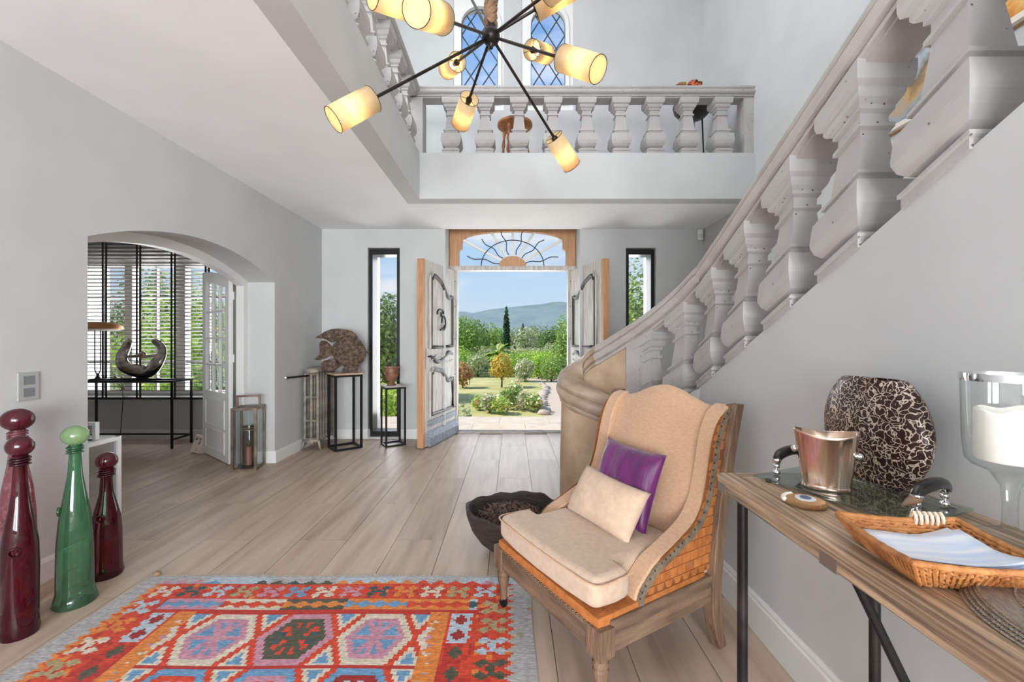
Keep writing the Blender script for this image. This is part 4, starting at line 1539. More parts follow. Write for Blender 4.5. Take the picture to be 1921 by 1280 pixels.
# leopard vase
LEO = bpy.data.materials.new('leopard_ceramic')
LEO.use_nodes = True
n_, l_ = LEO.node_tree.nodes, LEO.node_tree.links
b_ = n_['Principled BSDF']
tc_ = n_.new('ShaderNodeTexCoord')
nz_ = n_.new('ShaderNodeTexNoise')
nz_.inputs['Scale'].default_value = 30
mxv = n_.new('ShaderNodeMixRGB')
mxv.inputs['Fac'].default_value = .055
l_.new(tc_.outputs['Object'], nz_.inputs['Vector'])
l_.new(tc_.outputs['Object'], mxv.inputs['Color1'])
l_.new(nz_.outputs['Color'], mxv.inputs['Color2'])
vo = n_.new('ShaderNodeTexVoronoi')
vo.feature = 'DISTANCE_TO_EDGE'
vo.inputs['Scale'].default_value = 60
l_.new(mxv.outputs[0], vo.inputs['Vector'])
vo2 = n_.new('ShaderNodeTexVoronoi')
vo2.inputs['Scale'].default_value = 60
l_.new(mxv.outputs[0], vo2.inputs['Vector'])
r1 = n_.new('ShaderNodeValToRGB')
r1.color_ramp.elements[0].position = .035
r1.color_ramp.elements[1].position = .07
l_.new(vo.outputs['Distance'], r1.inputs[0])
r2 = n_.new('ShaderNodeValToRGB')
r2.color_ramp.elements[0].position = .07
r2.color_ramp.elements[1].position = .13
l_.new(vo2.outputs['Distance'], r2.inputs[0])
mu = n_.new('ShaderNodeMath')
mu.operation = 'MULTIPLY'
l_.new(r1.outputs[0], mu.inputs[0])
l_.new(r2.outputs[0], mu.inputs[1])
mc = n_.new('ShaderNodeMixRGB')
l_.new(mu.outputs[0], mc.inputs['Fac'])
mc.inputs['Color1'].default_value = lin((204, 188, 172))
mc.inputs['Color2'].default_value = lin((52, 30, 24))
l_.new(mc.outputs[0], b_.inputs['Base Color'])
b_.inputs['Roughness'].default_value = .3
b_.inputs['Metallic'].default_value = .35
vz = thing('leopard_vase', 'round flat vase with a raised leopard pattern against the stair wall', 'vase', (.985, 1.165, ZT + .0008))
prof = []
for i in range(25):
    t = i / 24
    z = .275 * t
    r = .165 * math.sqrt(max(0, 1 - ((z - .140) / .168) ** 2))
    prof.append((r, z))
prof += [(prof[-1][0] - .006, .277), (prof[-1][0] - .014, .272), (prof[-1][0] - .012, .25), (prof[-1][0] - .03, .25)]
vs, fs = [], []
n = 48
for r, z in prof:
    for k in range(n):
        a = 2 * PI * k / n
        sy = .036 + .016 * math.sin(PI * min(1, z / .275))
        vs.append((math.copysign(abs(math.cos(a)) ** .9, math.cos(a)) * min(sy, r * .8), math.sin(a) * r, z))
for i in range(len(prof) - 1):
    for k in range(n):
        fs.append((i * n + k, i * n + (k + 1) % n, (i + 1) * n + (k + 1) % n, (i + 1) * n + k))
fs.append(tuple(range(n))[::-1])
fs.append(tuple(range((len(prof) - 1) * n, len(prof) * n)))
obj('vase_body', G().add(vs, fs), LEO, vz, smooth=50)

# hurricane candle holder
hx_, hy_ = .955, .818
hc = thing('hurricane_candle_holder', 'tall clear glass footed candle holder with a silver rim', 'candle holder', (hx_, hy_, ZT + .0008))
cupz = .128
g = G().shell([(.052, .0), (.052, .004), (.030, .010), (.012, .022), (.0105, .06), (.013, .10), (.03, cupz), (.054, cupz + .010), (.062, cupz + .020), (.0655, cupz + .06), (.068, .315)], 40)
obj('glass_bowl', g, CGLASS, hc, smooth=50)
g = G().shell([(.0685, .302), (.0690, .310), (.0682, .3165), (.0672, .310), (.0672, .302)], 40)
obj('silver_rim', g, CHROME, hc, smooth=50)
cd = thing('pillar_candle', 'thick white pillar candle inside the footed glass holder', 'candle', (hx_, hy_, ZT + cupz + .022))
WAX = pm('white_wax', (240, 236, 226), .5, spec=.4)
WAX.node_tree.nodes['Principled BSDF'].inputs['Subsurface Weight'].default_value = .3
WAX.node_tree.nodes['Principled BSDF'].inputs['Subsurface Radius'].default_value = (.02, .015, .01)
vs, fs = [], []
prof = [(.047, 0), (.0495, .005), (.0495, .088), (.0485, .097), (.044, .100), (.037, .090), (.02, .085), (.001, .085)]
for r, z in prof:
    for k in range(36):
        a = 2 * PI * k / 36
        vs.append((math.cos(a) * r, math.sin(a) * r, z + (.003 * math.sin(3 * a + 1) + .002 * math.sin(5 * a) if z > .086 else 0)))
for i in range(len(prof) - 1):
    for k in range(36):
        fs.append((i * 36 + k, i * 36 + (k + 1) % 36, (i + 1) * 36 + (k + 1) % 36, (i + 1) * 36 + k))
fs.append(tuple(range(36))[::-1])
fs.append(tuple(range((len(prof) - 1) * 36, len(prof) * 36)))
obj('wax', G().add(vs, fs), WAX, cd, smooth=50)
obj('wick', G().tube([(0, 0, .083), (.001, .001, .096)], .0012, 6), BLACK, cd)

# napkin basket
WICK = pm('wicker', (196, 134, 78), .6, var=30, col2=(160, 98, 50), bump=(60, .5))
bs = thing('wicker_basket', 'shallow square wicker basket with cord loops at the table front', 'basket', (.716, .718, ZT + .0006), math.radians(-8))
def sq_loop(h, z, n=14, wav=0.0, ph=0):
    pts = []
    c = [(-h, -h * .92), (h, -h * .92), (h, h * .92), (-h, h * .92)]
    for q in range(4):
        a, b = Vector(c[q]), Vector(c[(q + 1) % 4])
        for i in range(n):
            t = i / n
            p = a.lerp(b, t)
            nrm = Vector(((b - a).y, -(b - a).x)).normalized()
            rr_ = wav * (1 if (i + ph) % 2 else -1)
            corner = .0
            sag = .006 * math.sin(PI * t)
            pts.append((p.x + nrm.x * rr_, p.y + nrm.y * rr_, z - (sag if z > .03 else 0)))
    return pts
wv = obj('weave', G(), WICK, bs)
bpy.data.objects.remove(wv)
g = G()
for k in range(9):
    z = .004 + k * .0046
    g.tube(sq_loop(.074 + .0028 * k, z, 16, .0030, k), .0036, 6, closed=True)
g.box(-.074, .074, -.068, .068, .001, .004)
lo_, hi_ = sq_loop(.077, .003, 22), sq_loop(.103, .045, 22)
for (a, b) in zip(lo_, hi_):
    a, b = Vector(a), Vector(b)
    g.tube([a, a.lerp(b, .5) + Vector((0, 0, -.002)), b], .0030, 5)
o = obj('weave', g, WICK, bs, smooth=60)
o['kind'] = 'stuff'
obj('rim', G().tube(sq_loop(.101, .046, 16, .0008), .0055, 8, closed=True), WICK, bs, smooth=60)
for q in range(6):
    x = .03 + q * .009
    obj('cord_loop', G().tube([(x + .006 * math.cos(i * PI / 4) * .3, .093 + .009 * math.cos(i * PI / 4), .045 + .011 * math.sin(i * PI / 4)) for i in range(8)], .0030, 6, closed=True), pm('white_cord', (232, 214, 190), .8), bs)
NAP = pm('napkin', (238, 240, 246), .8, var=6, col2=(206, 220, 242), vscale=(1, 8, 1))
for k in range(5):
    vs, fs = [], []
    for j in range(9):
        for i in range(9):
            u, v = -1 + i / 4, -1 + j / 4
            z = .012 + k * .0030 + .012 * max(0, u) ** 2 + .010 * max(0, -v) ** 2 * (1 + .1 * k) + .004 * abs(u * v)
            vs.append((u * .076, v * .070, z))
    for j in range(8):
        for i in range(8):
            a = j * 9 + i
            fs.append((a, a + 1, a + 10, a + 9))
    o = obj('paper_napkin', G().add(vs, fs), NAP, smooth=60, recalc=False)
    s_ = o.modifiers.new('solid', 'SOLIDIFY')
    s_.thickness = .0022
    o.location = (.718, .716, ZT + .001)
    o.rotation_euler = (0, 0, math.radians(-8 + (-6, 3, 0, 5, -3)[k]))
    tag(o, ('lowest', 'second lowest', 'middle', 'second highest', 'topmost')[k] + ' pale blue and white paper napkin of the stack in the wicker basket', 'napkin', 'napkins in the basket')
# placemats
MATM = pm('woven_silver', (168, 160, 150), .55, .25, var=60, col2=(128, 120, 112), vscale=(1, 6, 1), bump=(90, .5))
BEAD = pm('bead_brown', (120, 98, 76), .5, .3)
for k in range(4):
    o_ = thing('placemat', ('bottom', 'second lowest', 'second highest', 'topmost ring-beaded')[k] + ' round woven grey placemat of the stack at the table end', 'placemat',
               (.812 + .004 * k, .525 - .003 * k, ZT + .0008 + k * .0034), .4 * k, group='stacked placemats')
    obj('mat', G().lathe([(.180, 0), (.182, .0015), (.180, .003), (.001, .003)], 64), MATM, o_, smooth=40)
    g = G()
    for r in ((.178, .14, .112, .085, .058, .032) if k == 3 else (.178,)):
        N = int(r * 2 * PI / .006)
        for q in range(N):
            a = 2 * PI * q / N
            g.box(r * math.cos(a) - .0014, r * math.cos(a) + .0014, r * math.sin(a) - .0014, r * math.sin(a) + .0014, .0028, .0044)
    ob = obj('bead_rings', g, BEAD, o_, smooth=None)
    ob['kind'] = 'stuff'
# ------------------------------------------------------------------ chandelier
SHADE = bpy.data.materials.new('parchment_shade')
SHADE.use_nodes = True
n_, l_ = SHADE.node_tree.nodes, SHADE.node_tree.links
b_ = n_['Principled BSDF']
tc_ = n_.new('ShaderNodeTexCoord')
nz_ = n_.new('ShaderNodeTexNoise')
nz_.inputs['Scale'].default_value = 26
nz_.inputs['Detail'].default_value = 6
l_.new(tc_.outputs['Object'], nz_.inputs['Vector'])
mc = n_.new('ShaderNodeMixRGB')
l_.new(nz_.outputs['Fac'], mc.inputs['Fac'])
mc.inputs['Color1'].default_value = lin((250, 236, 206))
mc.inputs['Color2'].default_value = lin((240, 216, 172))
l_.new(mc.outputs[0], b_.inputs['Base Color'])
b_.inputs['Roughness'].default_value = .6
tr_ = n_.new('ShaderNodeBsdfTranslucent')
l_.new(mc.outputs[0], tr_.inputs['Color'])
ms_ = n_.new('ShaderNodeMixShader')
ms_.inputs[0].default_value = .55
l_.new(b_.outputs[0], ms_.inputs[1])
l_.new(tr_.outputs[0], ms_.inputs[2])
l_.new(ms_.outputs[0], n_['Material Output'].inputs['Surface'])
BULB = pm('lit_bulb', (255, 240, 210), .4, emit=((255, 236, 204), 2.0))
hub = at(921, 68, 2.45)
ch = thing('chandelier', 'bronze sputnik chandelier with cream cylinder shades hanging in the stair void', 'chandelier', hub)
obj('hub', G().ball((0, 0, 0), .052, nu=20, nv=14).lathe([(.022, .045), (.028, .06), (.02, .075)], 14).lathe([(.001, -.078), (.012, -.07), (.012, -.06), (.02, -.05), (.02, -.045)], 12), BRONZE, ch, smooth=50)
obj('stem', G().tube([(0, 0, .06), (0, 0, ZU - hub.z)], .012, 10), BRONZE, ch)
g = G()
for q in range(3):
    pts = [(.020 * math.cos(i * .5 + q * 2.09), .020 * math.sin(i * .5 + q * 2.09), .07 + i * .010) for i in range(60)]
    g.tube(pts, .021, 6)
obj('cord_cover', g, pm('taupe_cloth', (150, 116, 90), .85, var=20, col2=(104, 78, 60), bump=(40, .4)), ch, label='twisted taupe cloth around the chain')
SR, SLN = .063, .235
shades = [((663, 205), 2.10), ((872, 210), 2.95), ((1056, 285), 2.90), ((1088, 120), 2.10), ((1012, 98), 2.95), ((848, 124), 3.05), ((806, 27), 1.80), ((742, 4), 2.05), ((1040, -4), 2.35),
          ((862, -45), 3.0), ((948, -95), 2.75), ((1062, -40), 2.05)]
for (px, py), Y in shades:
    c = at(px, py, Y) - hub
    d = c.normalized()
    L = c.length
    M_ = d.to_track_quat('Z', 'Y').to_matrix().to_4x4()
    a = obj('arm', G().tube([d * .04, d * (L - SLN / 2 + .03)], .0085, 8), BRONZE, ch)
    z0 = L - SLN / 2
    g = G().shell([(SR, z0), (SR, z0 + SLN)], 32, M=M_)
    s = obj('shade', g, SHADE, ch, smooth=60)
    so = s.modifiers.new('solid', 'SOLIDIFY')
    so.thickness = .002
    for zz in (z0, z0 + SLN):
        g = G().tube([M_ @ Vector((SR * math.cos(2 * PI * i / 32), SR * math.sin(2 * PI * i / 32), zz)) for i in range(32)], .0018, 5, closed=True)
        obj('shade_rim', g, BRONZE, s)
    obj('diffuser', G().lathe([(SR - .003, z0 + SLN - .004), (SR - .003, z0 + SLN - .002)], 32, M=M_), SHADE, s, smooth=None)
    g = G().lathe([(.015, z0 - .004), (.022, z0 + .01), (.018, z0 + .03), (.016, z0 + .065)], 12, M=M_)
    for q in range(3):
        an = q * 2.094
        g.tube([M_ @ Vector((.015 * math.cos(an), .015 * math.sin(an), z0 + .004)), M_ @ Vector((SR * math.cos(an), SR * math.sin(an), z0 + .001))], .002, 5)
    obj('lamp_holder', g, BRONZE, a, smooth=50)
    obj('bulb', G().ball((0, 0, z0 + .10), .024, .024, .03, M=M_), BULB, s)
    w_ = hub + d * (z0 + .15)
    link_light('chandelier_bulb', 'POINT', 0.34, w_, color=(1.0, .82, .60), shadow_soft_size=.03)

# ------------------------------------------------------------------ glass bottles on the floor
PURP = glassm('plum_glass', (164, 44, 84), (44, 6, 22), gloss=.05, rough=.03, dark=.09, seeds=30)
PURPS = glassm('plum_stopper_glass', (150, 50, 78), (70, 14, 36), gloss=.06, rough=.03, dark=.30)
PINK = glassm('rose_glass', (214, 150, 160), (140, 64, 86), gloss=.06, rough=.03, dark=.22, seeds=60)
GREEN = glassm('green_glass', (148, 206, 170), (26, 112, 68), gloss=.06, rough=.03, dark=.12, seeds=70)
GREENL = glassm('pale_green_glass', (206, 232, 190), (120, 180, 110), gloss=.06, rough=.03, dark=.35)
def bottle(label, loc, h, prof, mat, smat, stop, seal):
    b = thing('glass_bottle', label, 'bottle', loc, group='tall glass bottles by the left wall')
    z1 = prof[-1][1]
    full = [(max(.001, prof[0][0] - .012), .004)] + prof
    g = G().shell([(.001, .02), (prof[0][0] * .6, .012)] + full, 40)
    obj('bottle_body', g, mat, b, smooth=60)
    r = prof[-1][0]
    g = G()
    for k in range(3):
        g.tube([((r + .006) * math.cos(2 * PI * i / 20), (r + .006) * math.sin(2 * PI * i / 20), z1 - .012 - .013 * k + .003 * math.sin(2 * PI * i / 20 + k)) for i in range(20)], .005, 6, closed=True)
    obj('neck_rings', g, mat, b, smooth=60)
    sx, sz = stop
    g = G().ball((0, 0, z1 + sz * .9), sx, sx * .92, sz, 28, 16)
    s = obj('stopper', g, smat, b, smooth=60)
    obj('stopper_neck', G().lathe([(r * .7, z1 - .05), (r * .8, z1 + .01), (r * .9, z1 + .02)], 16), smat, s, smooth=60)
    if seal:
        an, z, rr_ = seal
        M_ = Matrix.Translation((math.cos(an) * rr_, math.sin(an) * rr_, z)) @ Matrix.Rotation(an, 4, 'Z')
        obj('glass_seal', G().tube([M_ @ Vector((.004, .017 * math.cos(2 * PI * i / 16), .017 * math.sin(2 * PI * i / 16))) for i in range(16)], .006, 6, closed=True), mat, b, smooth=60)
    return b
bottle('tall dark plum glass bottle standing nearest the viewer', (-2.145, 1.86, 0), .9,
       [(.058, .0), (.063, .02), (.058, .06), (.060, .30), (.057, .40), (.046, .49), (.034, .56), (.026, .64), (.022, .74), (.025, .78)], PURP, PURPS, (.048, .046), (-1.0, .38, .056))
bottle('pale rose glass bottle half hidden behind the nearest plum one', (-2.370, 2.045, 0), .97,
       [(.062, .0), (.068, .02), (.064, .08), (.066, .32), (.062, .46), (.052, .58), (.036, .68), (.026, .78), (.026, .855)], PINK, PURPS, (.062, .053), None)
bottle('green glass bottle with flared foot and pale green stopper', (-2.135, 2.085, 0), .88,
       [(.076, .0), (.084, .012), (.078, .035), (.070, .07), (.068, .28), (.058, .42), (.040, .54), (.027, .63), (.022, .73), (.023, .775)], GREEN, GREENL, (.055, .048), (-2.4, .46, .052))
bottle('smallest plum glass bottle, beside the green one', (-2.215, 2.33, 0), .70,
       [(.068, .0), (.075, .02), (.068, .05), (.066, .24), (.060, .32), (.044, .39), (.030, .45), (.026, .53), (.029, .585)], PURP, PURPS, (.051, .046), (-1.2, .33, .06))

# light switch on the left wall
sw = at(50, 725, 2.486 * FPX / 910.5)
s = thing('light_switch', 'brushed grey double light switch on the left wall', 'switch', (XL, sw.y, sw.z))
SWM = pm('brushed_steel', (178, 178, 176), .4, .5)
obj('switch_plate', G().box(.0005, .011, -.047, .047, -.072, .072), SWM, s, smooth=None, bevel=.002)
for z in (-.031, .031):
    obj('rocker', G().box(.010, .014, -.026, .026, z - .022, z + .022), pm('switch_grey', (120, 122, 124), .45, .2), s, smooth=None, bevel=.001)
# motion sensor in the far corner
sn = thing('motion_sensor', 'small white motion sensor under the ceiling in the right far corner', 'sensor', (2.44, YF - .045, 2.655))
obj('sensor_body', G().rbox(.030, .030, .070, .012), PAINT, sn, smooth=60)
obj('sensor_lens', G().rbox(.020, .006, .026, .004, (0, -.029, -.02)), pm('lens_white', (206, 206, 206), .3), sn, smooth=60)

# ------------------------------------------------------------------ lanterns
def lantern(label, loc, rz, w, d, h, bar, mat, hw, hh):
    ln = thing('lantern', label, 'lantern', loc, rz)
    b = bar
    for sx in (-1, 1):
        for sy in (-1, 1):
            x, y = sx * (w / 2 - b / 2), sy * (d / 2 - b / 2)
            obj('post', G().box(x - b / 2, x + b / 2, y - b / 2, y + b / 2, 0, h), mat, ln, smooth=None)
    for z in (0, h - b):
        g = G().ring([(-w / 2 + b, -d / 2 + b), (w / 2 - b, -d / 2 + b), (w / 2 - b, d / 2 - b), (-w / 2 + b, d / 2 - b)],
                     [(-w / 2 + .0006, -d / 2 + .0006), (w / 2 - .0006, -d / 2 + .0006), (w / 2 - .0006, d / 2 - .0006), (-w / 2 + .0006, d / 2 - .0006)], z + .0004, z + b, 'z')
        obj('frame', g, mat, ln, smooth=None)
    obj('base_plate', G().box(-w / 2 + b, w / 2 - b, -d / 2 + b, d / 2 - b, .004, .012), mat, ln, smooth=None)
    obj('roof_plate', G().box(-w / 2 + b, w / 2 - b, -d / 2 + b, d / 2 - b, h - .012, h - .004), mat, ln, smooth=None)
    for sx in (-1, 1):
        obj('pane', G().box(sx * (w / 2 - b / 2) - .0015, sx * (w / 2 - b / 2) + .0015, -d / 2 + b, d / 2 - b, b, h - b), CGLASS, ln, smooth=None)
        obj('pane', G().box(-w / 2 + b, w / 2 - b, sx * (d / 2 - b / 2) - .0015, sx * (d / 2 - b / 2) + .0015, b, h - b), CGLASS, ln, smooth=None)
    obj('handle', G().ring([(-hw / 2 + b * .8, h), (hw / 2 - b * .8, h), (hw / 2 - b * .8, h + hh - b * .8), (-hw / 2 + b * .8, h + hh - b * .8)],
                           [(-hw / 2, h - .0), (hw / 2, h - .0), (hw / 2, h + hh), (-hw / 2, h + hh)], -b / 2, b / 2, 'y'), mat, ln, smooth=None)
    return ln
LWOOD = pm('lantern_bronze', (150, 134, 118), .35, .6, var=8, col2=(112, 96, 82))
lc = Vector((-2.655, 4.475, 0))
lantern('bronze framed glass lantern standing at the arch jamb', (-2.655, 4.30, 0), math.radians(12), .23, .25, .62, .022, LWOOD, .22, .115)
cn = thing('glass_cylinder_candle', 'glass cylinder with a brown candle inside the bronze lantern', 'candle', (-2.655, 4.30, .0125))
obj('glass_cylinder', G().shell([(.055, 0), (.055, .40), (.058, .41)], 24), CGLASS, cn, smooth=60)
obj('holder_ring', G().tube([(.060 * math.cos(2 * PI * i / 24), .060 * math.sin(2 * PI * i / 24), .38) for i in range(24)], .006, 6, closed=True), LWOOD, cn)
obj('holder_foot', G().lathe([(.062, 0), (.062, .012), (.045, .02), (.02, .022)], 20), BLACK, cn)
obj('wax', G().lathe([(.026, .022), (.026, .20), (.02, .205), (.001, .2)], 16), pm('brown_wax', (150, 92, 70), .5), cn, smooth=50)
LWHITE = pm('lantern_white', (230, 230, 230), .35, .3)
lantern('white framed glass lantern just inside the arch behind the bottles', (-2.66, 2.655, 0), 0, .24, .24, .665, .026, LWHITE, .16, .11)

# ------------------------------------------------------------------ radiator
RAD = pm('cast_iron_grey', (150, 142, 130), .5, .35, var=14, col2=(112, 104, 94), bump=(30, .5))
rd = thing('cast_iron_radiator', 'old grey cast iron column radiator against the left wall', 'radiator', (XL + .135, 4.97, 0))
g = G()
for x in (-.075, 0, .075):
    g.tube([(x, 0, .13), (x, 0, .90)], .022, 8, flat=1.0)
for z in (.13, .345, .62, .89):
    g.tube([(-.075, 0, z), (.075, 0, z)], .019, 8)
g.ball((0, 0, .925), .10, .036, .045, 16, 8)
g.ball((-.045, 0, .11), .045, .034, .03, 12, 8).ball((.045, 0, .11), .045, .034, .03, 12, 8)
sec = g.mesh('section', RAD, 60)
for k in range(7):
    obj('section', sec, None, rd, smooth=None, loc=(0, .03 + .070 * k, 0))
for y in (.03, .45):
    for x in (-.085, .085):
        obj('foot', G().tube([(x, y, .12), (x * 1.12, y, .06), (x * 1.25, y, .012), (x * 1.45, y, .008)], [.020, .014, .011, .009], 8), RAD, rd)
M_ = Matrix.Rotation(PI / 2, 4, 'X')
obj('end_boss', G().lathe([(.04, 0), (.042, .012), (.03, .02), (.016, .026), (.001, .028)], 20, (0, .11, -.005), M_), RAD, rd, smooth=50)
obj('pipe', G().tube([(-.02, .0, .875), (-.05, -.06, .875), (-.120, -.275, .875)], .011, 8), BRONZE, rd)
obj('pipe_collar', G().lathe([(.022, 0), (.018, .012)], 14, M=Matrix.Translation((-.134, -.28, .875)) @ Matrix.Rotation(PI / 2, 4, 'Y')), CHROME, rd)

# ------------------------------------------------------------------ plinth stands, fish, urn
TOPM = pm('pale_stone_top', (196, 168, 146), .6, var=10, col2=(176, 148, 126))
TOPG = pm('grey_stone_top', (178, 172, 166), .6, var=10, col2=(158, 150, 144))
def stand(label, c, rz, w, d, h, bar, topm):
    st = thing('pedestal_stand', label, 'stand', (c[0], c[1], 0), rz)
    b = bar
    for sx in (-1, 1):
        for sy in (-1, 1):
            x, y = sx * (w / 2 - b / 2), sy * (d / 2 - b / 2)
            obj('leg', G().box(x - b / 2, x + b / 2, y - b / 2, y + b / 2, 0, h - .02), BLACK, st, smooth=None)
    for z in (0.0, h - .02 - b):
        obj('frame', G().ring([(-w / 2 + b, -d / 2 + b), (w / 2 - b, -d / 2 + b), (w / 2 - b, d / 2 - b), (-w / 2 + b, d / 2 - b)],
                              [(-w / 2 - .0005, -d / 2 - .0005), (w / 2 + .0005, -d / 2 - .0005), (w / 2 + .0005, d / 2 + .0005), (-w / 2 - .0005, d / 2 + .0005)], z + .0003, z + b, 'z'), BLACK, st, smooth=None)
    obj('top', G().box(-w / 2 - .003, w / 2 + .003, -d / 2 - .003, d / 2 + .003, h - .02, h), topm, st, smooth=None, bevel=.003)
    return st
A, B, Cc = gnd(629.6, 848.5), gnd(614.2, 839.8), gnd(679.2, 840.6)
ux = (Cc - A)
rz = math.atan2(ux.y, ux.x)
st1 = A + ux * .5 + Vector((-ux.y, ux.x, 0)).normalized() * (.145)
stand('tall black metal pedestal stand carrying the carved fish', (st1.x, st1.y), rz, .32, .29, .90, .024, TOPM)
A2, C2 = gnd(723.5, 840.2), gnd(761.6, 835.2)
u2 = C2 - A2
st2 = A2 + u2 * .5 + Vector((-u2.y, u2.x, 0)).normalized() * .115
stand('short black metal pedestal stand carrying the terracotta urn', (st2.x, st2.y), math.atan2(u2.y, u2.x), .25, .23, .735, .020, TOPG)

FISH = pm('carved_wood', (116, 96, 80), .7, var=26, col2=(70, 56, 46), bump=(70, 1.0), ramp=(.4, .6), speck=(60, .16, (206, 184, 160), 9.0))
fs_ = thing('carved_fish', 'carved brown wooden fish facing right on the tall pedestal', 'fish sculpture', (st1.x - .01, st1.y - .01, .9005), math.radians(4))
S5 = 5.0 / FPX
def fpt(cx_, cy_):            # points read off the 886 px crop of the photo, in metres about the stand top centre
    return ((cx_ - 285) / 4.92 * S5 * 1.02, (468 - cy_) / 4.92 * S5 * 1.02)
def fin(pts, t, bev=.008):
    return G().prism([fpt(*p) for p in pts], -t, t, 'y')
bx_, bz_ = fpt(338, 270)
vs, fs = [], []
outl = [fpt(*p) for p in ((176, 250), (192, 205), (230, 155), (290, 128), (345, 125), (400, 140), (445, 175), (475, 225), (492, 270), (488, 310), (465, 360), (425, 405), (370, 425), (310, 422), (255, 395), (210, 350), (182, 300))]
no = len(outl)
for ringk in range(9):
    t = ringk / 8 * PI
    k = math.sin(t) ** .6 if 0 < ringk < 8 else .02
    y = -math.cos(t) * .085
    for (x, z) in outl:
        vs.append((bx_ + (x - bx_) * k, y, bz_ + (z - bz_) * k))
for i in range(8):
    for k in range(no):
        fs.append((i * no + k, i * no + (k + 1) % no, (i + 1) * no + (k + 1) % no, (i + 1) * no + k))
fs += [tuple(range(no))[::-1], tuple(range(8 * no, 9 * no))]
obj('body', G().add(vs, fs), FISH, fs_, smooth=70)
obj('dorsal_fin', fin([(25, 146), (75, 115), (130, 82), (180, 64), (240, 60), (300, 66), (350, 80), (385, 105), (412, 140), (380, 150), (330, 130), (280, 135), (225, 160), (185, 190), (160, 180), (110, 155), (60, 150)], .022), FISH, fs_, smooth=40, bevel=.008)
obj('tail_fin', fin([(196, 250), (165, 215), (130, 178), (95, 168), (72, 185), (66, 220), (72, 262), (66, 300), (20, 345), (60, 352), (110, 340), (160, 312), (190, 305)], .020), FISH, fs_, smooth=40, bevel=.008)
obj('belly_fin', fin([(196, 330), (150, 345), (100, 358), (82, 385), (84, 425), (110, 450), (160, 455), (210, 440), (255, 405)], .024), FISH, fs_, smooth=40, bevel=.008)
obj('foot_fin', fin([(300, 405), (275, 440), (262, 466), (320, 467), (360, 455), (400, 467), (418, 466), (425, 425), (400, 400)], .045), FISH, fs_, smooth=40, bevel=.008)
mx_, mz_ = fpt(503, 280)
obj('mouth', G().ball((mx_, 0, mz_ + .006), .026, .03, .013).ball((mx_ - .004, 0, mz_ - .012), .022, .028, .011), FISH, fs_, smooth=60)
ex_, ez_ = fpt(425, 240)
obj('eye', G().ball((ex_, -.068, ez_), .014, .012, .014), pm('eye_dark', (48, 38, 32), .4), fs_)
px_, pz_ = fpt(318, 275)
obj('side_fin', G().ball((px_, -.085, pz_), .038, .014, .045), FISH, fs_, smooth=60)

TERR = pm('terracotta_glaze', (150, 104, 80), .45, var=14, col2=(112, 76, 58), bump=(20, .4))
ur = thing('terracotta_urn', 'small footed terracotta urn on the short pedestal', 'urn', (st2.x - .02, st2.y, .7355))
obj('urn_body', G().lathe([(.055, 0), (.058, .008), (.050, .018), (.028, .040), (.030, .052), (.062, .075), (.078, .115), (.084, .19), (.084, .205), (.094, .212), (.094, .226), (.084, .23), (.080, .222), (.074, .12), (.001, .10)], 32), TERR, ur, smooth=45)
obj('garland', G().tube([(.083 * math.cos(2 * PI * i / 40), .083 * math.sin(2 * PI * i / 40), .15 + .012 * math.sin(8 * PI * i / 40)) for i in range(40)], .006, 6, closed=True), TERR, ur)

# ------------------------------------------------------------------ side room furniture
tb = thing('side_room_console', 'thin black metal console table under the blind', 'table', (0, 0, 0))
TX0, TX1, TY0, TY1, TZ = -5.25, -4.02, 5.05, 5.38, .81
obj('table_top', G().box(TX0, TX1, TY0, TY1, TZ - .022, TZ), BLACK, tb, smooth=None, bevel=.002)
for x in (TX0 + .02, TX1 - .015):
    for y in (TY0 + .012, TY1 - .012):
        obj('leg', G().box(x - .010, x + .010, y - .010, y + .010, 0, TZ - .022), BLACK, tb, smooth=None)
for x in (TX0 + .02, TX1 - .015):
    obj('stretcher', G().box(x - .008, x + .008, TY0 + .022, TY1 - .022, .10, .118), BLACK, tb, smooth=None)
obj('stretcher', G().box(TX0 + .03, TX1 - .025, TY1 - .020, TY1 - .004, .10, .118), BLACK, tb, smooth=None)
# crescent sculpture
scp = thing('ring_sculpture', 'polished metal crescent sculpture with two joined arms on the black console', 'sculpture', (-4.515, 5.20, TZ + .0006))
vs = []
Rr = .245
cz = .30
N = 44
pts, rad = [], []
for i in range(N + 1):
    a = math.radians(125 + i / N * 290)
    pts.append((Rr * 1.12 * math.cos(a), .03 * math.sin(3 * a), cz + Rr * math.sin(a)))
    rad.append(.034 + .046 * math.sin(PI * i / N) ** .7)
vs, fs = [], []
for i, p in enumerate(pts):
    a = math.radians(125 + i / N * 290)
    rx, rz_ = math.cos(a), math.sin(a)
    for k in range(10):
        t = 2 * PI * k / 10
        q = rad[i] * math.cos(t) - rad[i] * .6
        y = .055 * math.sin(t) * (.5 + .5 * math.sin(PI * i / N))
        vs.append((p[0] + rx * q, p[1] + y, p[2] + rz_ * q))
for i in range(N):
    for k in range(10):
        fs.append((i * 10 + k, i * 10 + (k + 1) % 10, (i + 1) * 10 + (k + 1) % 10, (i + 1) * 10 + k))
fs += [tuple(range(10)), tuple(range(N * 10, N * 10 + 10))]
g = G().add(vs, fs)
lo = min(v[2] for v in g.v)
g.v = [(v[0], v[1], v[2] - lo + .012) for v in g.v]
STEEL = pm('hammered_steel', (200, 196, 190), .16, 1.0, var=9, col2=(150, 140, 128), vscale=(1, 1, 3))
obj('crescent', g, STEEL, scp, smooth=60)
zb = cz - lo + .01
obj('arm_piece', G().tube([(-.26, 0, zb + .02), (-.16, -.01, zb - .01), (-.06, 0, zb), (.0, 0, zb + .01)], [.03, .018, .022, .03], 8), STEEL, scp)
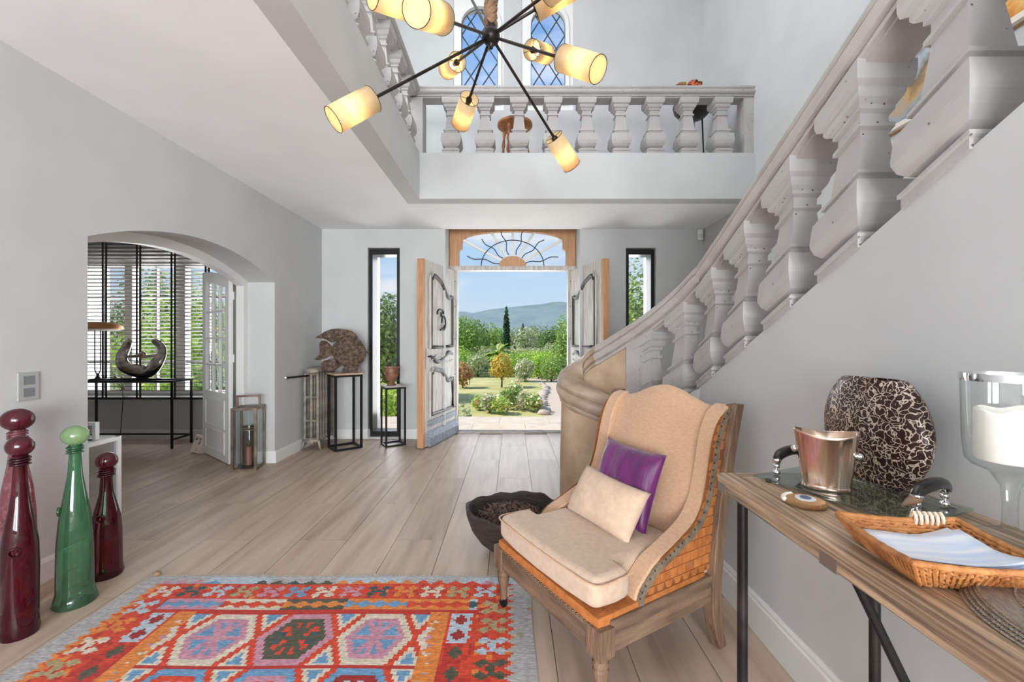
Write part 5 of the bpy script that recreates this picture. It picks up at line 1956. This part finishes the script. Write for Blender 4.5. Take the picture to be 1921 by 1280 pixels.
obj('arm_piece', G().tube([(.26, 0, zb + .02), (.15, .0, zb + .0), (.06, 0, zb - .01), (.0, 0, zb)], [.03, .018, .022, .03], 8), STEEL, scp)
obj('clasp', G().ball((.01, 0, zb + .02), .045, .035, .036), STEEL, scp, smooth=60)
obj('base_slab', G().prism([(-.42, 0), (.38, 0), (.42, .012), (.30, .014), (.1, .018), (-.12, .018), (-.36, .012)], -.05, .05, 'y'), BLACK, scp, smooth=None)
# mushroom lamp
lp = thing('table_lamp', 'slim table lamp with a flat copper dome shade at the blind', 'lamp', (-5.02, 5.17, TZ + .0006))
obj('base', G().lathe([(.08, 0), (.08, .010), (.03, .018), (.012, .05), (.007, .08)], 24), BLACK, lp, smooth=45)
for dx in (-.035, .035):
    obj('stem', G().tube([(dx * .2, 0, .05), (dx, 0, .12), (dx, 0, .62)], .006, 8), BLACK, lp)
obj('lamp_shade', G().lathe([(.235, .615), (.238, .622), (.225, .655), (.18, .685), (.10, .700), (.001, .703)], 36), pm('copper_shade', (186, 130, 84), .4, .6), lp, smooth=50)
obj('shade_underside', G().lathe([(.20, .600), (.232, .6145)], 36), pm('opal_glass', (224, 220, 212), .4), lp, smooth=50)
obj('power_cord', G().tube(crom([(-.06, .12, .02), (.06, .215, -.02), (.10, .225, -.2), (.08, .23, -.5), (.06, .23, -.80)], 5), .004, 6), BLACK, lp)
# black box and leaning card on the floor of the side room
bb = thing('black_box', 'small black box on the side room floor behind the white lantern', 'box', (-4.95, 4.62, 0.0))
obj('box_body', G().box(-.10, .10, -.08, .08, 0, .22), BLACK, bb, smooth=None, bevel=.004)
obj('box_lid', G().box(-.105, .105, -.085, .085, .2205, .245), BLACK, bb, smooth=None, bevel=.004)
p = gnd(363, 851)
cdm = pm('sketch_card', (224, 214, 202), .7, var=14, col2=(120, 100, 86), ramp=(.52, .60), vscale=(1, 1, 1.6))
kd = thing('sketch_block', 'small cream block with a dark sketch leaning on the side room floor', 'picture block', (p.x, p.y, 0.0), math.radians(-14))
M_ = Matrix.Rotation(math.radians(-16), 4, 'X') @ Matrix.Rotation(math.radians(8), 4, 'Y')
obj('block', G().box(-.062, .062, 0, .03, .010, .205, M_), pm('cream_block', (226, 218, 206), .7), kd, smooth=None, bevel=.004)
obj('sketch', G().box(-.045, .045, -.0012, .0002, .03, .185, M_), cdm, kd, smooth=None)

# ------------------------------------------------------------------ gallery: stool, plant stand, ornament
SW_ = pm('honey_wood', (190, 126, 74), .45, var=6, col2=(146, 86, 46), vscale=(1, 1, 4))
gs = thing('wooden_stool', 'round honey-coloured wooden stool with turned legs on the gallery', 'stool', ((966 - 960.5) * 5.0 / FPX, 5.0, ZG))
obj('seat', G().lathe([(.19, .735), (.205, .745), (.205, .77), (.19, .78), (.001, .78)], 30), SW_, gs, smooth=45)
for k in range(4):
    a = PI / 4 + k * PI / 2 + .3
    top, bot = Vector((.14 * math.cos(a), .14 * math.sin(a), .735)), Vector((.19 * math.cos(a), .19 * math.sin(a), 0))
    pts = [bot.lerp(top, i / 16) for i in range(17)]
    obj('leg', G().tube(pts, [.018 + .007 * math.sin(i * 2.2) for i in range(17)], 8), SW_, gs)
    a2 = a + PI / 2
    for f_ in (.35,):
        obj('stretcher', G().tube([(.17 * math.cos(a), .17 * math.sin(a), .3), (.17 * math.cos(a2), .17 * math.sin(a2), .3)], .010, 6), SW_, gs)
psx = (1300 - 960.5) * 5.0 / FPX
ps = thing('metal_bowl_stand', 'dark bowl on a thin metal stand behind the gallery balusters', 'bowl stand', (psx, 5.0, ZG))
for k in range(3):
    a = k * 2.094 + .2
    obj('leg', G().tube([(.16 * math.cos(a), .16 * math.sin(a), 0), (.12 * math.cos(a), .12 * math.sin(a), .86)], .009, 8), IRON, ps)
obj('bowl', G().lathe([(.06, .83), (.15, .86), (.21, .93), (.225, .99), (.215, .99), (.19, .94), (.10, .88), (.001, .87)], 30), pm('dark_bowl', (44, 34, 32), .4), ps, smooth=50)
cr = thing('coral_ornament', 'orange and black knobbly ornament showing above the gallery handrail', 'ornament', (psx, 5.0, ZG + .925))
g = G()
rr = random.Random(11)
for i in range(70):
    a, q = rr.uniform(0, 2 * PI), rr.uniform(0, .15)
    z = .04 + .32 * (1 - (q / .17) ** 2) * rr.uniform(.7, 1)
    g.ball((q * math.cos(a) * 1.15, q * math.sin(a), z), rr.uniform(.018, .038), nu=8, nv=6)
g.lathe([(.13, -.02), (.15, .05), (.13, .22), (.06, .33), (.001, .34)], 16)
obj('coral_body', g, pm('coral_orange', (196, 92, 36), .6, var=22, col2=(48, 34, 26), ramp=(.48, .56)), cr, smooth=60)
obj('beak', G().tube([(-.10, -.02, .30), (-.17, -.03, .30), (-.22, -.03, .285)], [.03, .02, .002], 8), pm('coral_tip', (150, 110, 60), .6), cr)

# ------------------------------------------------------------------ paintings on the right wall
def painting(label, y0, y1, z0, z1, cols_):
    p = thing('painting', label, 'painting', (XR, (y0 + y1) / 2, (z0 + z1) / 2), group='paintings along the stairs')
    hw, hh = (y1 - y0) / 2, (z1 - z0) / 2
    obj('frame', G().ring([(-hw + .03, -hh + .03), (hw - .03, -hh + .03), (hw - .03, hh - .03), (-hw + .03, hh - .03)], [(-hw, -hh), (hw, -hh), (hw, hh), (-hw, hh)], -.045, -.001, 'x'), pm('pale_frame', (224, 216, 204), .5), p, smooth=None)
    obj('frame_back', G().box(-.012, -.001, -hw - .012, hw + .012, -hh - .012, hh + .012), pm('tan_frame', (168, 128, 92), .5), p, smooth=None)
    m = bpy.data.materials.new('canvas')
    m.use_nodes = True
    n, l = m.node_tree.nodes, m.node_tree.links
    b = n['Principled BSDF']
    tc = n.new('ShaderNodeTexCoord')
    sp = n.new('ShaderNodeSeparateXYZ')
    l.new(tc.outputs['Object'], sp.inputs[0])
    nz = n.new('ShaderNodeTexNoise')
    nz.inputs['Scale'].default_value = 9
    nz.inputs['Detail'].default_value = 8
    l.new(tc.outputs['Object'], nz.inputs['Vector'])
    ma = n.new('ShaderNodeMath')
    ma.operation = 'MULTIPLY_ADD'
    l.new(nz.outputs['Fac'], ma.inputs[0])
    ma.inputs[1].default_value = .55
    l.new(sp.outputs['Z'], ma.inputs[2])
    mr = n.new('ShaderNodeMapRange')
    mr.inputs['From Min'].default_value = -hh + .12
    mr.inputs['From Max'].default_value = hh + .42
    l.new(ma.outputs[0], mr.inputs['Value'])
    r = n.new('ShaderNodeValToRGB')
    els = r.color_ramp.elements
    for i, (po, c) in enumerate(cols_):
        el = els[i] if i < 2 else els.new(po)
        el.position = po
        el.color = lin(c)
    l.new(mr.outputs[0], r.inputs[0])
    l.new(r.outputs[0], b.inputs['Base Color'])
    b.inputs['Roughness'].default_value = .5
    obj('canvas', G().box(-.030, -.013, -hw + .03, hw - .03, -hh + .03, hh - .03), m, p, smooth=None)
painting('framed autumn river landscape seen between two stair balusters', 2.30, 2.86, 2.64, 3.40, [(.05, (96, 92, 84)), (.95, (196, 206, 214)), (.22, (150, 160, 166)), (.34, (190, 152, 100)), (.44, (112, 96, 82)), (.55, (168, 178, 186)), (.68, (176, 124, 92))])
painting('framed golden meadow landscape at the upper right edge', 1.55, 2.17, 2.84, 3.50, [(.05, (150, 84, 40)), (.95, (216, 222, 214)), (.2, (206, 130, 50)), (.3, (226, 190, 110)), (.42, (220, 214, 180)), (.52, (196, 110, 50)), (.66, (226, 216, 190))])
# ------------------------------------------------------------------ outside: terrace, garden, hills
TERM = pm('terrace_stone', (204, 192, 176), .8, var=5, col2=(190, 176, 160), bump=(12, .3), rnd=.05)
LAWN = pm('lawn_grass', (196, 186, 130), .9, var=.9, col2=(164, 166, 98), bump=(60, .8), detail=8)
GRAVEL = pm('gravel', (214, 196, 176), .9, var=24, col2=(190, 172, 152), bump=(90, .8))
FIELD = pm('field_ground', (150, 150, 104), .95, var=.12, col2=(120, 132, 84))
ZGD = -1.0
ter = sname('terrace', 'pale stone terrace outside the entrance doors', 'terrace')
slab_me = G().box(-.398, .398, -.298, .298, -.06, 0).mesh('paving_slab', TERM)
obj('terrace_bed', G().box(-6.5, 4.5, YO + .001, 7.38, -1.2, -.055), TERM, ter, smooth=None)
for j in range(2):
    for i in range(11):
        obj('paving_slab', slab_me, None, ter, smooth=None, loc=(-4.2 + .8 * i + (.4 if j else 0), YO + .35 + .6 * j, -.022))
obj('door_sill', G().box(-.875, .89, YO - .14, YO + .04, -.02, .012), TERM, ter, smooth=None, bevel=.004)
def edge_x(y):
    """curved border between lawn and gravel path"""
    pts = [(7.0, .75), (12.5, .95), (14.0, 1.02), (15.5, 1.12), (17.5, 1.28), (20.0, 1.62), (22.0, 1.60), (23.5, 1.2), (26.0, .2), (30, -1.5)]
    for (a, xa), (b, xb) in zip(pts, pts[1:]):
        if a <= y <= b:
            t = (y - a) / (b - a)
            t = t * t * (3 - 2 * t)
            return xa + (xb - xa) * t
    return pts[-1][1]
ys = [7.0 + i * .5 for i in range(40)]
g = G()
for a, b in zip(ys, ys[1:]):
    g.add([(-16, a, ZGD), (edge_x(a), a, ZGD), (edge_x(b), b, ZGD), (-16, b, ZGD)], [(0, 1, 2, 3)])
o = obj('lawn', g, LAWN, smooth=None, recalc=False)
tag(o, 'sunlit mown lawn beyond the terrace', 'lawn', kind='structure')
g = G()
for a, b in zip(ys, ys[1:]):
    g.add([(edge_x(a), a, ZGD + .002), (16, a, ZGD + .002), (16, b, ZGD + .002), (edge_x(b), b, ZGD + .002)], [(0, 1, 2, 3)])
o = obj('gravel_path', g, GRAVEL, smooth=None, recalc=False)
tag(o, 'pale gravel path curving right of the lawn', 'path', kind='structure')
o = obj('field', G().add([(-900, 6.2, ZGD - .05), (900, 6.2, ZGD - .05), (900, 1000, ZGD - .05), (-900, 1000, ZGD - .05)], [(0, 1, 2, 3)]), FIELD, smooth=None, recalc=False)
tag(o, 'dry open ground beyond the garden', 'field', kind='structure')

# mountains
rg = [(-700, 60), (-400, 66), (-180, 70), (-126, 74), (-112, 74), (-90, 70), (-72, 75), (-50, 80), (-20, 83), (10, 86), (40, 89), (70, 92), (92, 97), (115, 98), (150, 90), (250, 80), (420, 84), (700, 60)]
vs, fs = [], []
nxm, nym = 140, 16
def ridge(x):
    for (a, za), (b, zb) in zip(rg, rg[1:]):
        if a <= x <= b:
            t = (x - a) / (b - a)
            return za + (zb - za) * t
    return 60
for j in range(nym + 1):
    t = j / nym
    for i in range(nxm + 1):
        x = -700 + 1400 * i / nxm
        y = 640 + 340 * t
        h = (ridge(x) * .97) * (t ** .8) * (1 - .0 * t)
        q = mnoise.fractal(Vector((x * .012, y * .012, .3)), 1.0, 2.0, 5)
        vs.append((x, y, ZGD - 2 + h + q * 9 * math.sin(PI * min(1, t * 1.0)) + q * 1.2))
for j in range(nym):
    for i in range(nxm):
        a = j * (nxm + 1) + i
        fs.append((a, a + 1, a + nxm + 2, a + nxm + 1))
MTN = pm('forested_hill', (96, 112, 84), .95, var=.03, col2=(66, 84, 62), bump=(.05, .5), detail=8)
o = obj('mountain', G().add(vs, fs), MTN, smooth=60, recalc=False)
tag(o, 'long hazy blue mountain ridge on the horizon', 'mountain', kind='structure')
hz = bpy.data.materials.new('valley_haze')
hz.use_nodes = True
n_, l_ = hz.node_tree.nodes, hz.node_tree.links
n_.remove(n_['Principled BSDF'])
vsc = n_.new('ShaderNodeVolumeScatter')
vsc.inputs['Color'].default_value = (.42, .68, 1.0, 1)
vsc.inputs['Density'].default_value = .0017
l_.new(vsc.outputs[0], n_['Material Output'].inputs['Volume'])
hz.cycles.homogeneous_volume = True
o = obj('valley_haze', G().box(-600, 600, 130, 630, ZGD - 1, 46), hz, smooth=None)
tag(o, 'thin blue haze over the valley before the mountain', 'haze', kind='stuff')

# foliage
def leafm(name, c1, c2, tr=.35):
    return pm(name, c1, .6, attr='Col', transl=tr, spec=.3)
def foliage(name, parent, blobs, n, size, cols, seed, mat=None, flat=.35, flowers=None, droop=0.0):
    """leaf blades scattered through rounded clumps; blobs: (cx,cy,cz,rx,ry,rz)"""
    rr = random.Random(seed)
    vs, fs, cl = [], [], []
    vol = [b[3] * b[4] * b[5] for b in blobs]
    tot = sum(vol)
    C_ = [lin(c) for c in cols]
    F_ = [lin(c) for c in flowers[0]] if flowers else None
    for b, v in zip(blobs, vol):
        for k in range(max(20, int(n * v / tot))):
            while True:
                d = Vector((rr.gauss(0, 1), rr.gauss(0, 1), rr.gauss(0, 1)))
                if d.length > .1:
                    break
            d.normalize()
            rad = rr.random() ** .35
            lump = 1 + .22 * mnoise.noise(Vector((d.x * 2.3 + b[0], d.y * 2.3 + seed, d.z * 2.3 + b[2])))
            p = Vector((b[0] + d.x * b[3] * rad * lump, b[1] + d.y * b[4] * rad * lump, b[2] + d.z * b[5] * rad * lump))
            if p.z < .0:
                continue
            nrm = (d + Vector((rr.uniform(-1, 1), rr.uniform(-1, 1), rr.uniform(-.4, 1))) * .9).normalized()
            t = nrm.orthogonal().normalized()
            t = Matrix.Rotation(rr.uniform(0, 2 * PI), 3, nrm) @ t
            s_ = nrm.cross(t)
            L = size * 1.45 * rr.uniform(.6, 1.3)
            isf = flowers and rr.random() < flowers[1] and rad > .75
            w = L * (.55 if not isf else .8)
            a = len(vs)
            vs += [p - t * L * .5, p + s_ * w * .5 + nrm * L * .08, p + t * L * .5 - Vector((0, 0, droop * L)), p - s_ * w * .5 + nrm * L * .08]
            fs.append((a, a + 1, a + 2, a + 3))
            c = rr.choice(F_) if isf else rr.choice(C_)
            q = rr.uniform(1.1, 1.75)
            cl += [(c[0] * q, c[1] * q, c[2] * q, 1)] * 4
    me = bpy.data.meshes.new(name)
    me.from_pydata([tuple(v) for v in vs], [], fs)
    ca = me.color_attributes.new('Col', 'FLOAT_COLOR', 'CORNER')
    ca.data.foreach_set('color', [x for c in cl for x in c])
    me.materials.append(LEAF)
    o = bpy.data.objects.new(name, me)
    COL.objects.link(o)
    o.parent = parent
    return o
LEAF = leafm('leaf', (255, 255, 255), None)
BARK = pm('bark', (112, 92, 74), .9, var=8, col2=(80, 64, 52), vscale=(1, 1, .2), bump=(20, .6))
GR = dict(mid=[(120, 152, 66), (96, 132, 56), (142, 170, 80), (78, 112, 50)], dark=[(64, 96, 44), (84, 116, 52), (50, 78, 38), (106, 132, 62)], bright=[(150, 184, 62), (128, 166, 52), (172, 198, 84), (104, 146, 46)],
          grey=[(136, 150, 116), (156, 166, 132), (112, 130, 98), (172, 178, 148)], yellow=[(196, 178, 72), (176, 166, 70), (206, 150, 66), (140, 146, 62)], red=[(166, 104, 74), (186, 130, 96), (130, 92, 60), (150, 136, 80)],
          olive=[(150, 156, 118), (132, 144, 100), (170, 172, 136), (118, 132, 90)], far=[(112, 130, 82), (96, 118, 74), (130, 144, 92), (84, 104, 66)])
for k_ in GR:
    GR[k_] = [tuple(a * .78 + b * .22 for a, b in zip(c, (190, 184, 128))) for c in GR[k_]]
SEED = [100]
def plant(name, label, cat, px, py_base, w, h, col, n, size, trunk=0.0, Y=None, group=None, flowers=None, depth=None, lumps=5, zb=ZGD):
    """plant whose foot stands on the garden ground at pixel (px, py_base) or at distance Y; w, h in metres"""
    if Y is None:
        Y = (H - zb) * FPX / (py_base - 640)
    x = (px - 960.5) * Y / FPX
    t = thing(name, label, cat, (x, Y, zb), group=group)
    SEED[0] += 1
    rr = random.Random(SEED[0])
    dp = depth or w
    hc = h - trunk
    blobs = [(0, 0, trunk + hc * .5, w * .40, dp * .40, hc * .52)]
    for k in range(lumps):
        a = 2 * PI * k / lumps + rr.uniform(-.3, .3)
        zz = trunk + hc * rr.uniform(.16, .76)
        blobs.append((math.cos(a) * w * .27, math.sin(a) * dp * .27, zz, w * .24, dp * .24, hc * .24))
    foliage('foliage', t, blobs, n, size, GR[col], SEED[0], flowers=flowers)
    g = G()
    tr = max(.015, w * .028)
    top = trunk + hc * .55
    g.tube([(0, 0, -.02), (.02 * w, 0, top * .5), (-.01 * w, 0, top)], [tr * 1.3, tr, tr * .5], 7)
    for k in range(4):
        a = k * 1.57 + .4
        g.tube([(0, 0, max(.05, trunk * .8)), (math.cos(a) * w * .14, math.sin(a) * w * .14, trunk + hc * .35), (math.cos(a) * w * .26, math.sin(a) * w * .26, trunk + hc * .6)], [tr * .6, tr * .4, tr * .15], 5)
    obj('trunk' if trunk > .2 else 'stems', g, BARK, t)
    return t
def mpx(px_, Y):
    return px_ * Y / FPX
plant('small_tree', 'little yellow-orange leaved tree standing alone on the lawn', 'tree', 941, 727, 1.30, 1.72, 'yellow', 1500, .10, .42)
plant('shrub', 'reddish brown shrub at the left edge of the lawn', 'shrub', 868, 728, 1.15, 1.25, 'red', 1100, .10, .1)
plant('shrub', 'grey-green shrub behind the reddish one', 'shrub', 896, 706, 1.9, 1.5, 'grey', 1400, .11, .05)
plant('shrub', 'white-flowered shrub right of the little yellow tree', 'shrub', 984, 716, 1.35, 1.30, 'grey', 1400, .09, .05, flowers=([(240, 230, 220), (236, 206, 206)], .16))
plant('shrub', 'round dark green shrub beside the gravel path', 'shrub', 1034, 716, 1.60, 1.35, 'mid', 1600, .08, .03)
plant('shrub', 'bright green shrub between flowered and round shrubs', 'shrub', 1010, 711, 1.35, 1.45, 'bright', 1300, .09, .03)
plant('shrub', 'pale green bush low on the left behind the door leaf', 'shrub', 862, 700, 2.2, 2.0, 'bright', 1500, .12, .1)
plant('shrub', 'mid green shrub filling the left behind the grey one', 'shrub', 915, 694, 2.4, 1.5, 'mid', 1500, .12, .05)
plant('broad_tree', 'broad light green tree at the left of the doorway view', 'tree', 872, 0, 3.3, 4.2, 'mid', 2600, .16, 1.2, Y=33)
plant('broad_tree', 'tall light green tree at the right of the doorway view', 'tree', 1068, 0, 2.6, 4.2, 'mid', 2400, .15, .4, Y=29)
plant('broad_tree', 'dark rounded tree right of the cypresses', 'tree', 1034, 0, 4.2, 4.1, 'dark', 2200, .2, .8, Y=58)
plant('shrub', 'silvery bush before the dark rounded tree', 'shrub', 1032, 0, 2.0, 2.2, 'grey', 800, .15, .2, Y=50)
plant('shrub', 'silvery bush at the right end of the hedge', 'shrub', 1048, 0, 2.4, 2.0, 'olive', 800, .14, .2, Y=44)
for k, (px, Y, w, h, c) in enumerate(((868, 72, 7, 6.2, 'far'), (893, 66, 5.5, 5.4, 'dark'), (912, 78, 6.5, 5.8, 'far'), (930, 70, 5, 5.0, 'mid'), (966, 92, 6, 5.3, 'far'), (990, 74, 5.5, 4.9, 'grey'), (1012, 84, 7, 5.6, 'far'), (1062, 78, 7, 6.8, 'dark'))):
    plant('distant_tree', ('leftmost', 'second from left', 'third from left', 'fourth from left', 'fourth from right', 'third from right', 'second from right', 'rightmost')[k] + ' tree of the distant row below the mountain', 'tree',
          px, 0, w, h, c, 900, .32, .6, Y=Y, group='distant row of trees')
for k, (px, Y, w, h) in enumerate(((985, 46, 4, 1.6), (1015, 48, 4.5, 1.5), (955, 44, 4, 1.5), (905, 42, 5, 1.9))):
    plant('olive_bush', ('silvery olive bush below the small cypress', 'silvery olive bush before the dark rounded tree foot', 'silvery olive bush at the foot of the tall cypress', 'silvery olive bush left of the palm')[k], 'shrub', px, 0, w, h, 'olive', 900, .18, .1, Y=Y, group='olive bushes')
for k, (px, Y, w, h, c, lab) in enumerate(((880, 29, 2.6, 1.7, 'mid', 'mid green filler shrub behind the reddish shrub'), (945, 28, 2.3, 1.3, 'bright', 'bright low shrub behind the yellow tree'), (968, 30, 2.4, 1.5, 'mid', 'mid green shrub left behind the white-flowered one'),
                                            (998, 29, 2.5, 1.6, 'bright', 'bright shrub behind the white-flowered one'), (1024, 30, 2.6, 1.7, 'bright', 'bright shrub behind the round dark green one'), (1052, 25.5, 1.5, 1.5, 'mid', 'mid green shrub at the right edge of the path'))):
    plant('shrub', lab, 'shrub', px, 0, w, h, c, 1300, .11, .02, Y=Y)
# cypresses
def cypress(label, px, Y, w, h, seed):
    t = thing('cypress', label, 'tree', ((px - 960.5) * Y / FPX, Y, ZGD), group='cypresses')
    bl = []
    for k in range(14):
        z = h * (.04 + .92 * k / 13)
        r = w / 2 * (1 - (k / 13) ** 2.2) ** .6 + .05
        bl.append((0, 0, z, r, r, h * .055))
    foliage('foliage', t, bl, 2400, .22, [(48, 76, 46), (38, 62, 40), (60, 88, 54)], seed)
    obj('trunk', G().tube([(0, 0, -.02), (0, 0, h * .9)], [w * .12, .02], 7), BARK, t)
cypress('tall dark cypress in the middle of the doorway view', 950, 58, 1.05, 7.0, 501)
cypress('smaller dark cypress right of the tall one', 981, 80, 1.0, 5.6, 502)
# hedge
hd = thing('clipped_hedge', 'long clipped bright green hedge before the olive bushes', 'hedge', (2.6, 38.5, ZGD))
foliage('foliage', hd, [(-3.2 + .8 * i, 0, .65, .62, .7, .75) for i in range(10)], 4200, .13, GR['bright'], 611)
obj('stems', G().box(-3.4, 4.0, -.15, .15, -.01, .6), BARK, hd, smooth=None)
# palm
pY = 31.0
pt = thing('palm', 'low yellow-green fan palm behind the little yellow tree', 'palm', ((932 - 960.5) * pY / FPX, pY, ZGD))
obj('trunk', G().tube([(0, 0, -.02), (.03, 0, .9), (0, 0, 1.35)], [.16, .13, .10], 9), BARK, pt)
rr = random.Random(21)
PALM = pm('palm_leaf', (164, 184, 84), .5, var=6, col2=(136, 160, 62), transl=.3)
for k in range(22):
    a, el = rr.uniform(0, 2 * PI), rr.uniform(-.15, 1.2)
    L = rr.uniform(1.1, 1.6)
    vs, fs = [], []
    for i in range(9):
        t = i / 8
        rad = math.cos(el) * L * t + .1 * t
        z = 1.35 + math.sin(el) * L * t - .55 * L * t * t * (1.1 - .4 * el)
        wdt = .26 * math.sin(PI * (t * .9 + .08)) ** .8
        c = Vector((math.cos(a) * rad, math.sin(a) * rad, z))
        sd = Vector((-math.sin(a), math.cos(a), 0))
        vs += [c - sd * wdt - Vector((0, 0, .06 * (i % 2))), c + Vector((0, 0, .04)), c + sd * wdt - Vector((0, 0, .06 * (i % 2)))]
    for i in range(8):
        fs += [(3 * i, 3 * i + 1, 3 * i + 4, 3 * i + 3), (3 * i + 1, 3 * i + 2, 3 * i + 5, 3 * i + 4)]
    obj('frond', G().add(vs, fs), PALM, pt, smooth=None, recalc=False)
# rose bed before the lawn
FL = ([(236, 196, 196), (246, 240, 230), (222, 140, 150), (250, 226, 190)], .16)
for k, (px, py, w, h, c, lab) in enumerate(((918, 775, .75, .62, 'grey', 'pink-flowered rose bush at the left of the bed'), (938, 777, .8, .55, 'bright', 'low bright rose bush in front of the bed'), (952, 768, .7, .72, 'mid', 'white-flowered rose bush left of the tallest'),
                                            (966, 764, .7, .95, 'mid', 'tallest rose bush in the middle of the bed'), (983, 770, .75, .66, 'grey', 'pale rose bush right of the tallest'), (1000, 773, .72, .60, 'mid', 'rose bush at the right end beside the edging stones'), (900, 770, .6, .5, 'bright', 'small rose bush at the door leaf'))):
    plant('rose_bush', lab, 'rose bush', px, py, w, h, c, 700, .065, .04, group='rose bushes in the bed', flowers=FL)
plant('shrub', 'thin pale shrub just outside beside the left door jamb', 'shrub', 868, 0, .5, .95, 'grey', 260, .07, .1, Y=9.2)
# edging stones
EST = pm('edging_stone', (206, 192, 176), .85, var=6, col2=(170, 156, 142), bump=(10, .6))
rr = random.Random(5)
g = G().ball((0, 0, 0), 1, nu=9, nv=6)
g.v = [tuple(Vector(v) * (1 + .25 * mnoise.noise(Vector(v) * 1.7))) for v in g.v]
est = g.mesh('edging_stone', EST, 60)
yy_ = 13.2
k = 0
while yy_ < 22.5:
    o = obj('edging_stone', est, None, smooth=None, loc=(edge_x(yy_), yy_, ZGD + .05))
    s_ = rr.uniform(.10, .17)
    o.scale = (s_, s_ * 1.5, s_ * .8)
    o.rotation_euler = (0, 0, rr.uniform(0, 6))
    tag(o, 'pale rounded stone edging the gravel path', 'stone', 'stones edging the lawn')
    yy_ += rr.uniform(.46, .62)
# trees seen by the side windows
plant('broad_tree', 'leafy green tree outside the left narrow window', 'tree', 728, 0, 3.4, 4.2, 'dark', 5200, .13, .5, Y=17)
plant('shrub', 'yellow-green shrub low outside the left narrow window', 'shrub', 742, 0, 1.3, 1.2, 'bright', 1100, .09, .05, Y=11.5)
plant('broad_tree', 'pale green pointed tree outside the right narrow window', 'tree', 1192, 0, 2.4, 5.0, 'mid', 4200, .12, .4, Y=15)
plant('shrub', 'green shrub outside behind the lower stair balusters', 'shrub', 1200, 0, 1.8, 1.7, 'bright', 1600, .1, .05, Y=11)
for k, (px, Y, w, h, c, lab) in enumerate(((360, 11.5, 3.6, 4.0, 'bright', 'yellow-green tree behind the right half of the blind'), (300, 13.5, 3.2, 4.6, 'dark', 'dark green tree behind the middle of the blind'), (395, 9.4, 1.7, 1.9, 'mid', 'green bush low behind the right end of the blind'), (235, 15.5, 3.0, 3.2, 'grey', 'grey-green tree behind the left half of the blind'))):
    plant('broad_tree', lab, 'tree', px, 0, w, h, c, 4200 if k < 2 else 2000, .11, .3, Y=Y, group='trees outside the side room')
